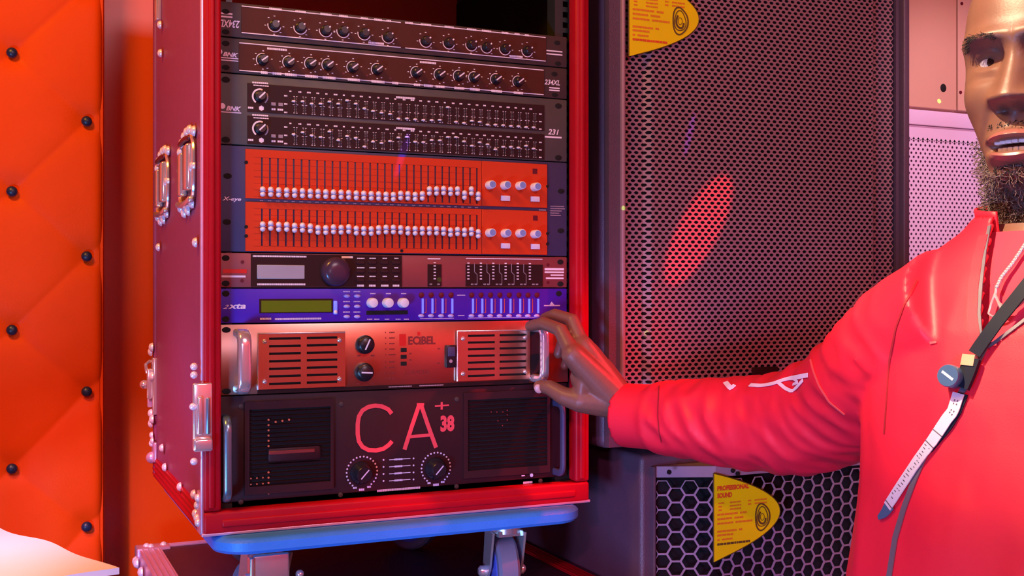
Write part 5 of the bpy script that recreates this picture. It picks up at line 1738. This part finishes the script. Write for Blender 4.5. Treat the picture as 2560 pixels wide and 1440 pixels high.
# shoulder caps
for a, b in ((SH2, 1),):
    jk.tube([tcx + TM @ Vector((b * .07, .01, -.030)), a + TM @ Vector((b * -.02, 0, -.004))], [.060, .060], 24, True)
jv = remesh(jk, .0038, 4, .5)
bvh = BVHTree.FromPolygons(jv.v, jv.f)
JV0 = jv


def inpoly(x, y, poly):
    c = False; j = len(poly) - 1
    for i in range(len(poly)):
        if (poly[i][1] > y) != (poly[j][1] > y) and x < (poly[j][0] - poly[i][0]) * (y - poly[i][1]) / (poly[j][1] - poly[i][1]) + poly[i][0]: c = not c
        j = i
    return c


VPOLY = [(2478, 560), (2466, 620), (2456, 700), (2450, 780), (2454, 840), (2463, 872), (2490, 858), (2530, 828), (2580, 790), (2680, 700), (2760, 560), (2740, 430), (2480, 430)]
ztop = ZC + .066
keep = []
cufd = (CU - EL).normalized(); cuf2 = (WR2 - EL2).normalized()
for q in jv.f:
    c = sum((jv.v[i] for i in q), Vector()) / len(q)
    x, y, Z = project(c)
    if c.z > ztop: continue
    if c.z < ZC - .465: continue
    if (c - CU).dot(cufd) > -.004 and (c - CU).length < .08: continue
    if (c - WR2).dot(cuf2) > -.004 and (c - WR2).length < .08: continue
    ctr = camv(*[interp(TT, c.z - ZC)[i] for i in (0, 1)], c.z - ZC)
    if inpoly(x, y, VPOLY):
        h_ = bvh.ray_cast(CAM, (c - CAM).normalized())
        if h_[0] is not None and h_[3] > (c - CAM).length - .015: continue
    keep.append(q)
used = sorted({i for q in keep for i in q}); rm = {o: n for n, o in enumerate(used)}
jm = MB(); jm.v = [jv.v[i] for i in used]; jm.f = [tuple(rm[i] for i in q) for q in keep]
jacket = jm.build('jacket', 'jacket', person, recalc=False)
jacket.data.materials.append(MATS['lining'])
sm_ = jacket.modifiers.new('cloth', 'SOLIDIFY'); sm_.thickness = .0028; sm_.offset = -1; sm_.material_offset = 1; sm_.material_offset_rim = 0


def hit(px, py, off=.0015):
    d = ray(px, py).normalized(); h = bvh.ray_cast(CAM, d)
    if h[0] is None: return W(px, py, .93), -d
    n = h[1]
    if n.dot(d) > 0: n = -n
    return h[0] + n * off, n


def drape(path, n=24, off=.0015):
    """follow a polyline over the jacket surface"""
    pts = []; L = [0]
    for i in range(1, len(path)): L.append(L[-1] + math.dist(path[i], path[i - 1]))
    for i in range(n):
        d = L[-1] * i / (n - 1); j = 0
        while j < len(L) - 2 and L[j + 1] < d: j += 1
        t = (d - L[j]) / (L[j + 1] - L[j]); pts.append((path[j][0] + (path[j + 1][0] - path[j][0]) * t, path[j][1] + (path[j + 1][1] - path[j][1]) * t))
    r_ = [hit(x, y, off) for x, y in pts]
    return [a for a, _ in r_], [b for _, b in r_]


# closed part of the zip, open zip edges, piping, cuff seam
p, nn = drape([(2462, 872), (2410, 975), (2352, 1065), (2318, 1130), (2290, 1195), (2262, 1270), (2240, 1345), (2225, 1440), (2215, 1500)], 40, .0006)
MB().ribbon(p, nn, .0058, .0012).build('zip', 'zip_grey', jacket)
p, nn = drape([(2476, 566), (2464, 630), (2455, 700), (2449, 780), (2453, 840), (2461, 872)], 30, .0006)
MB().ribbon(p, nn, .0034, .0012).build('zip_tape', 'zip_grey', jacket)
p, nn = drape([(2463, 872), (2490, 856), (2530, 826), (2580, 788)], 20, .0006)
MB().ribbon(p, nn, .0030, .0012).build('zip_tape', 'zip_grey', jacket)
p, nn = drape([(2028, 900), (2036, 930), (2050, 965), (2075, 1005), (2112, 1035)], 24, .0004)
MB().ribbon(p, nn, .0022, .0012).build('sleeve_piping', 'jacket_pipe', jacket)
p, nn = drape([(2292, 700), (2262, 760), (2240, 820), (2224, 900), (2217, 1000), (2211, 1085)], 40, .0001)
MB().ribbon(p, nn, .0020, .0007).build('armhole_seam', 'lining', jacket)
p, nn = drape([(2462, 590), (2446, 650), (2436, 720), (2432, 790), (2440, 850), (2452, 872)], 30, .0002)
MB().ribbon(p, nn, .0100, .0022).build('zip_placket', 'jacket', jacket)
p, nn = drape([(1648, 965), (1646, 1000), (1645, 1040), (1648, 1080), (1654, 1105)], 16, .0002)
MB().ribbon(p, nn, .0016, .0006).build('cuff_seam', 'lining', jacket)
for path, w in (([(1814, 957), (1828, 972), (1838, 964)], .0060), ([(1876, 964), (1905, 966), (1935, 960), (1962, 950), (1990, 944), (2022, 938)], .0050), ([(1948, 958), (1964, 972), (1982, 980), (1996, 966), (2010, 950)], .0040), ([(1980, 943), (1998, 955), (1984, 962)], .0030)):
    p, nn = drape(path, 14, .0010); MB().ribbon(p, nn, w, .0006).build('white_stripe_print', 'white_print', jacket)
p, nn = drape([(2326, 857), (2343, 855)], 4, .0008); MB().ribbon(p, nn, .0022, .0004).build('fleck', 'jacket_pipe', jacket)

# stand-up collar around the neck, open in front
def collar():
    v, f = [], []; n = 46; rows = 7; M = yaw_frame(TORSO_YAW)
    for j in range(rows):
        t = j / (rows - 1); z = .038 + .032 * t
        for i in range(n + 1):
            a = -PI * .86 + PI * 1.72 * i / n + PI          # opening towards the front
            X, Z, w_, bf, bb = interp(TT, .062)
            flare = .92 + .05 * t + .02 * math.sin(3 * a)
            c = camv(X, Z, z - .020 * math.cos(a + PI) * -1 * .6 + .012)
            s, co = math.sin(a), math.cos(a)
            v.append(c + M @ Vector((w_ * flare * s, -(bf if co > 0 else bb) * flare * co, 0)))
    for j in range(rows - 1):
        for i in range(n): q = j * (n + 1) + i; f.append((q, q + 1, q + n + 2, q + n + 1))
    o = MB().raw(v, f).build('collar', 'jacket', jacket); s_ = o.modifiers.new('cloth', 'SOLIDIFY'); s_.thickness = .0025; s_.offset = 0


collar()

# ---------------- shirt, trousers, shoes
sh_ = loft([torso_ring(z, .90, 56) for z in (.052, .045, .03, .01, -.01, -.04, -.08, -.13, -.2, -.3, -.4, -.46)])
sh_.build('shirt', 'shirt', person)
tr = loft([torso_ring(z, .93, 40) for z in (-.44, -.47)], MB())
for s_ in (-1, 1):
    b_ = hip + TM @ Vector((s_ * .092, -.015, 0))
    tr.tube([(b_.x, b_.y, 1.0), (b_.x, b_.y, .80), (b_.x, b_.y, .50), (b_.x, b_.y, .10)], [.100, .098, .072, .062], 24, False)
X, Z, *_r = interp(TT, -.47); cc = camv(X, Z, 0)
tr.tube([(cc.x, cc.y, .96), (cc.x, cc.y, .84)], [.135, .10], 24, True)
tr = remesh(tr, .010, 4); tr.build('trousers', 'trouser', person)
for s_ in (-1, 1):
    b_ = hip + TM @ Vector((s_ * .092, 0, 0)); fw = TM @ Vector((0, -1, 0)); lf = TM @ Vector((1, 0, 0))
    m_ = MB(); v, f = [], []; n = 20
    for z, k in ((0, .96), (.012, 1.0), (.03, .98), (.05, .80), (.075, .55), (.10, .48)):
        for i in range(n):
            a = 2 * PI * i / n; L = (.185 if math.cos(a) > 0 else .085) * (k if math.cos(a) > 0 else max(k, .8))
            q = b_ + fw * (L * math.cos(a)) + lf * (.048 * max(k, .85) * math.sin(a)); v.append((q.x, q.y, z))
    for j in range(5):
        for i in range(n): f.append((j * n + i, j * n + (i + 1) % n, (j + 1) * n + (i + 1) % n, (j + 1) * n + i))
    f += [tuple(reversed(range(n))), tuple(range(5 * n, 6 * n))]
    m_.raw(v, f).build('shoe', 'shoe', person)

# ---------------- lanyard and necklace worn by the person
p, nn = drape([(2700, 560), (2670, 600), (2640, 640), (2600, 690), (2560, 740), (2500, 815), (2462, 866), (2446, 890)], 24, .006)
p2, nn2 = drape([(2440, 900), (2428, 935), (2412, 972)], 8, .004)
lan = thing('lanyard', 'dark lanyard with white lettered strap and round dial, worn over the red jacket', 'lanyard', p[-1])
MB().ribbon(p, nn, .0125, .0014).build('neck_strap', 'strap_black', lan)
MB().ribbon(p2, nn2, .0150, .0040).build('lower_strap', 'strap_black', lan)
ph_, pn = hit(2435, 905, .006)
fr_ = Matrix((RIGHT, UP, -FWD)).transposed()
c_, n_ = hit(2432, 906, .004)
ux = (RIGHT * .94 - UP * .25).normalized(); ux = (ux - n_ * ux.dot(n_)).normalized(); uy = n_.cross(ux)
MB().prism([(-.0060, -.0050), (.0060, -.0050), (.0060, .0050), (-.0060, .0050)], c_, ux, uy, n_ * .005).build('clip', 'gold', lan)
c_, n_ = hit(2392, 945, .002)
ax_ = (n_ * .6 + (CAM - c_).normalized() * .6 + RIGHT * -.25).normalized()
o = MB().lathe(c_, ax_, [(.0085, 0), (.0100, .003), (.0102, .014), (.0094, .016)], 32).build('round_dial', 'disc_blue', lan)
e_ = (RIGHT * .86 - UP * .50); e_ = (e_ - ax_ * e_.dot(ax_)).normalized(); g_ = ax_.cross(e_)
MB().prism([(-.0062, -.0011), (.0062, -.0011), (.0062, .0011), (-.0062, .0011)], c_ + ax_ * .016, e_, g_, ax_ * .0003).build('dial_mark', 'white_print', o)
p, nn = drape([(2402, 985), (2388, 1030), (2372, 1050), (2336, 1105), (2300, 1155), (2262, 1212), (2226, 1268)], 40, .0030)
st_ = MB().ribbon(p, nn, .0112, .0010).build('printed_strap', 'strap_white', lan)
b_ = MB()
for k in (13, 17, 38): b_.ribbon([p[k], p[k].lerp(p[k + 1], .30)], [nn[k]] * 2, .0114, .0012)
rn = random.Random(2)
for k in range(18, 37):
    t = (p[k + 1] - p[k]).normalized(); sd = t.cross(nn[k])
    for q in range(2):
        a = p[k] + sd * rn.uniform(-.003, .003); b_.ribbon([a, a + t * .0008], [nn[k]] * 2, rn.uniform(.001, .003), .0011)
for k in (2, 3, 5, 6):
    t = (p[k + 1] - p[k]).normalized(); sd = t.cross(nn[k])
    for q in (-.0016, .0014): b_.ribbon([p[k] + sd * q, p[k] + sd * q + t * .0016], [nn[k]] * 2, .0012, .0011)
b_.build('strap_lettering', 'zip_grey', st_, smooth=False)
p3, nn3 = drape([(2232, 1262), (2216, 1284), (2202, 1296)], 6, .0022)
MB().ribbon(p3, nn3, [.012, .012, .0115, .0095, .007, .004], .0010).build('strap_end', 'disc_blue', lan)
p4, nn4 = drape([(2410, 985), (2395, 1030), (2372, 1072), (2330, 1130)], 12, .0012)
MB().ribbon(p4, nn4, [.010, .010, .009, .009, .008, .008, .007, .006, .005, .004, .003, .002], .0010).build('strap_shadow_side', 'strap_black', lan)


def dr(path, n, off): return drape(path, n, off)[0]


ck = dr([(2590, 560), (2560, 610), (2530, 655), (2502, 690), (2490, 715)], 26, -.002)
nk = thing('necklace', 'silver beaded chain necklace over the red shirt', 'necklace', ck[-1])
be = MB()
for q in ck: be.ball(q, .0022, n=8, m=6)
be.build('beaded_chain', 'silver_chain', nk)
MB().tube(dr([(2488, 718), (2486, 735), (2494, 755), (2506, 772), (2522, 772), (2540, 758), (2556, 745)], 22, -.002), [.0014] * 8 + [.0022] * 8 + [.0030] * 6, 8, True).build('pendant', 'silver_chain', nk)
MB().tube(dr([(2486, 728), (2474, 760), (2468, 783), (2478, 789), (2500, 785), (2525, 772)], 18, -.002), .0010, 6, True).build('thin_chain', 'silver_chain', nk)

# ================================================================ laser dots and moving-head gobos (real lamps)
LP = Vector((0.9, -2.3, 2.45))
t0 = onY(1748, 572, SY - .006)
spot('red_gobo', (0.15, -1.9, 2.5), t0, (1.0, 0.02, 0.03), 520, 5.2, 0.25, 0.005, scale=(.32, 1, 1), roll=math.radians(-34))
t1 = onY(1005, 390, PY); spot('blue_laser', (-.3, -1.9, 2.45), t1, (0.15, 0.05, 1.0), 420, 1.9, 0.5, 0.002, scale=(.13, 1, 1), roll=math.radians(-18))
t2 = onY(1724, 335, SY - .006); spot('blue_laser', (-.3, -1.9, 2.45), t2, (0.2, 0.05, 1.0), 260, 1.9, 0.5, 0.002, scale=(.12, 1, 1), roll=math.radians(-14))
for px, py, yy, e in ((2348, 253, WY + .004, 60), (1557, 525, SY, 30), (1618, 828, SY - .006, 20), (1098, 699, FY, 18)):
    spot('green_laser', LP - Vector((1.2, 0, 0)), onY(px, py, yy), (0.35, 1.0, 0.10), e * 30, 1.0, 0.3, 0.0005, scale=(.15, .15, 1))
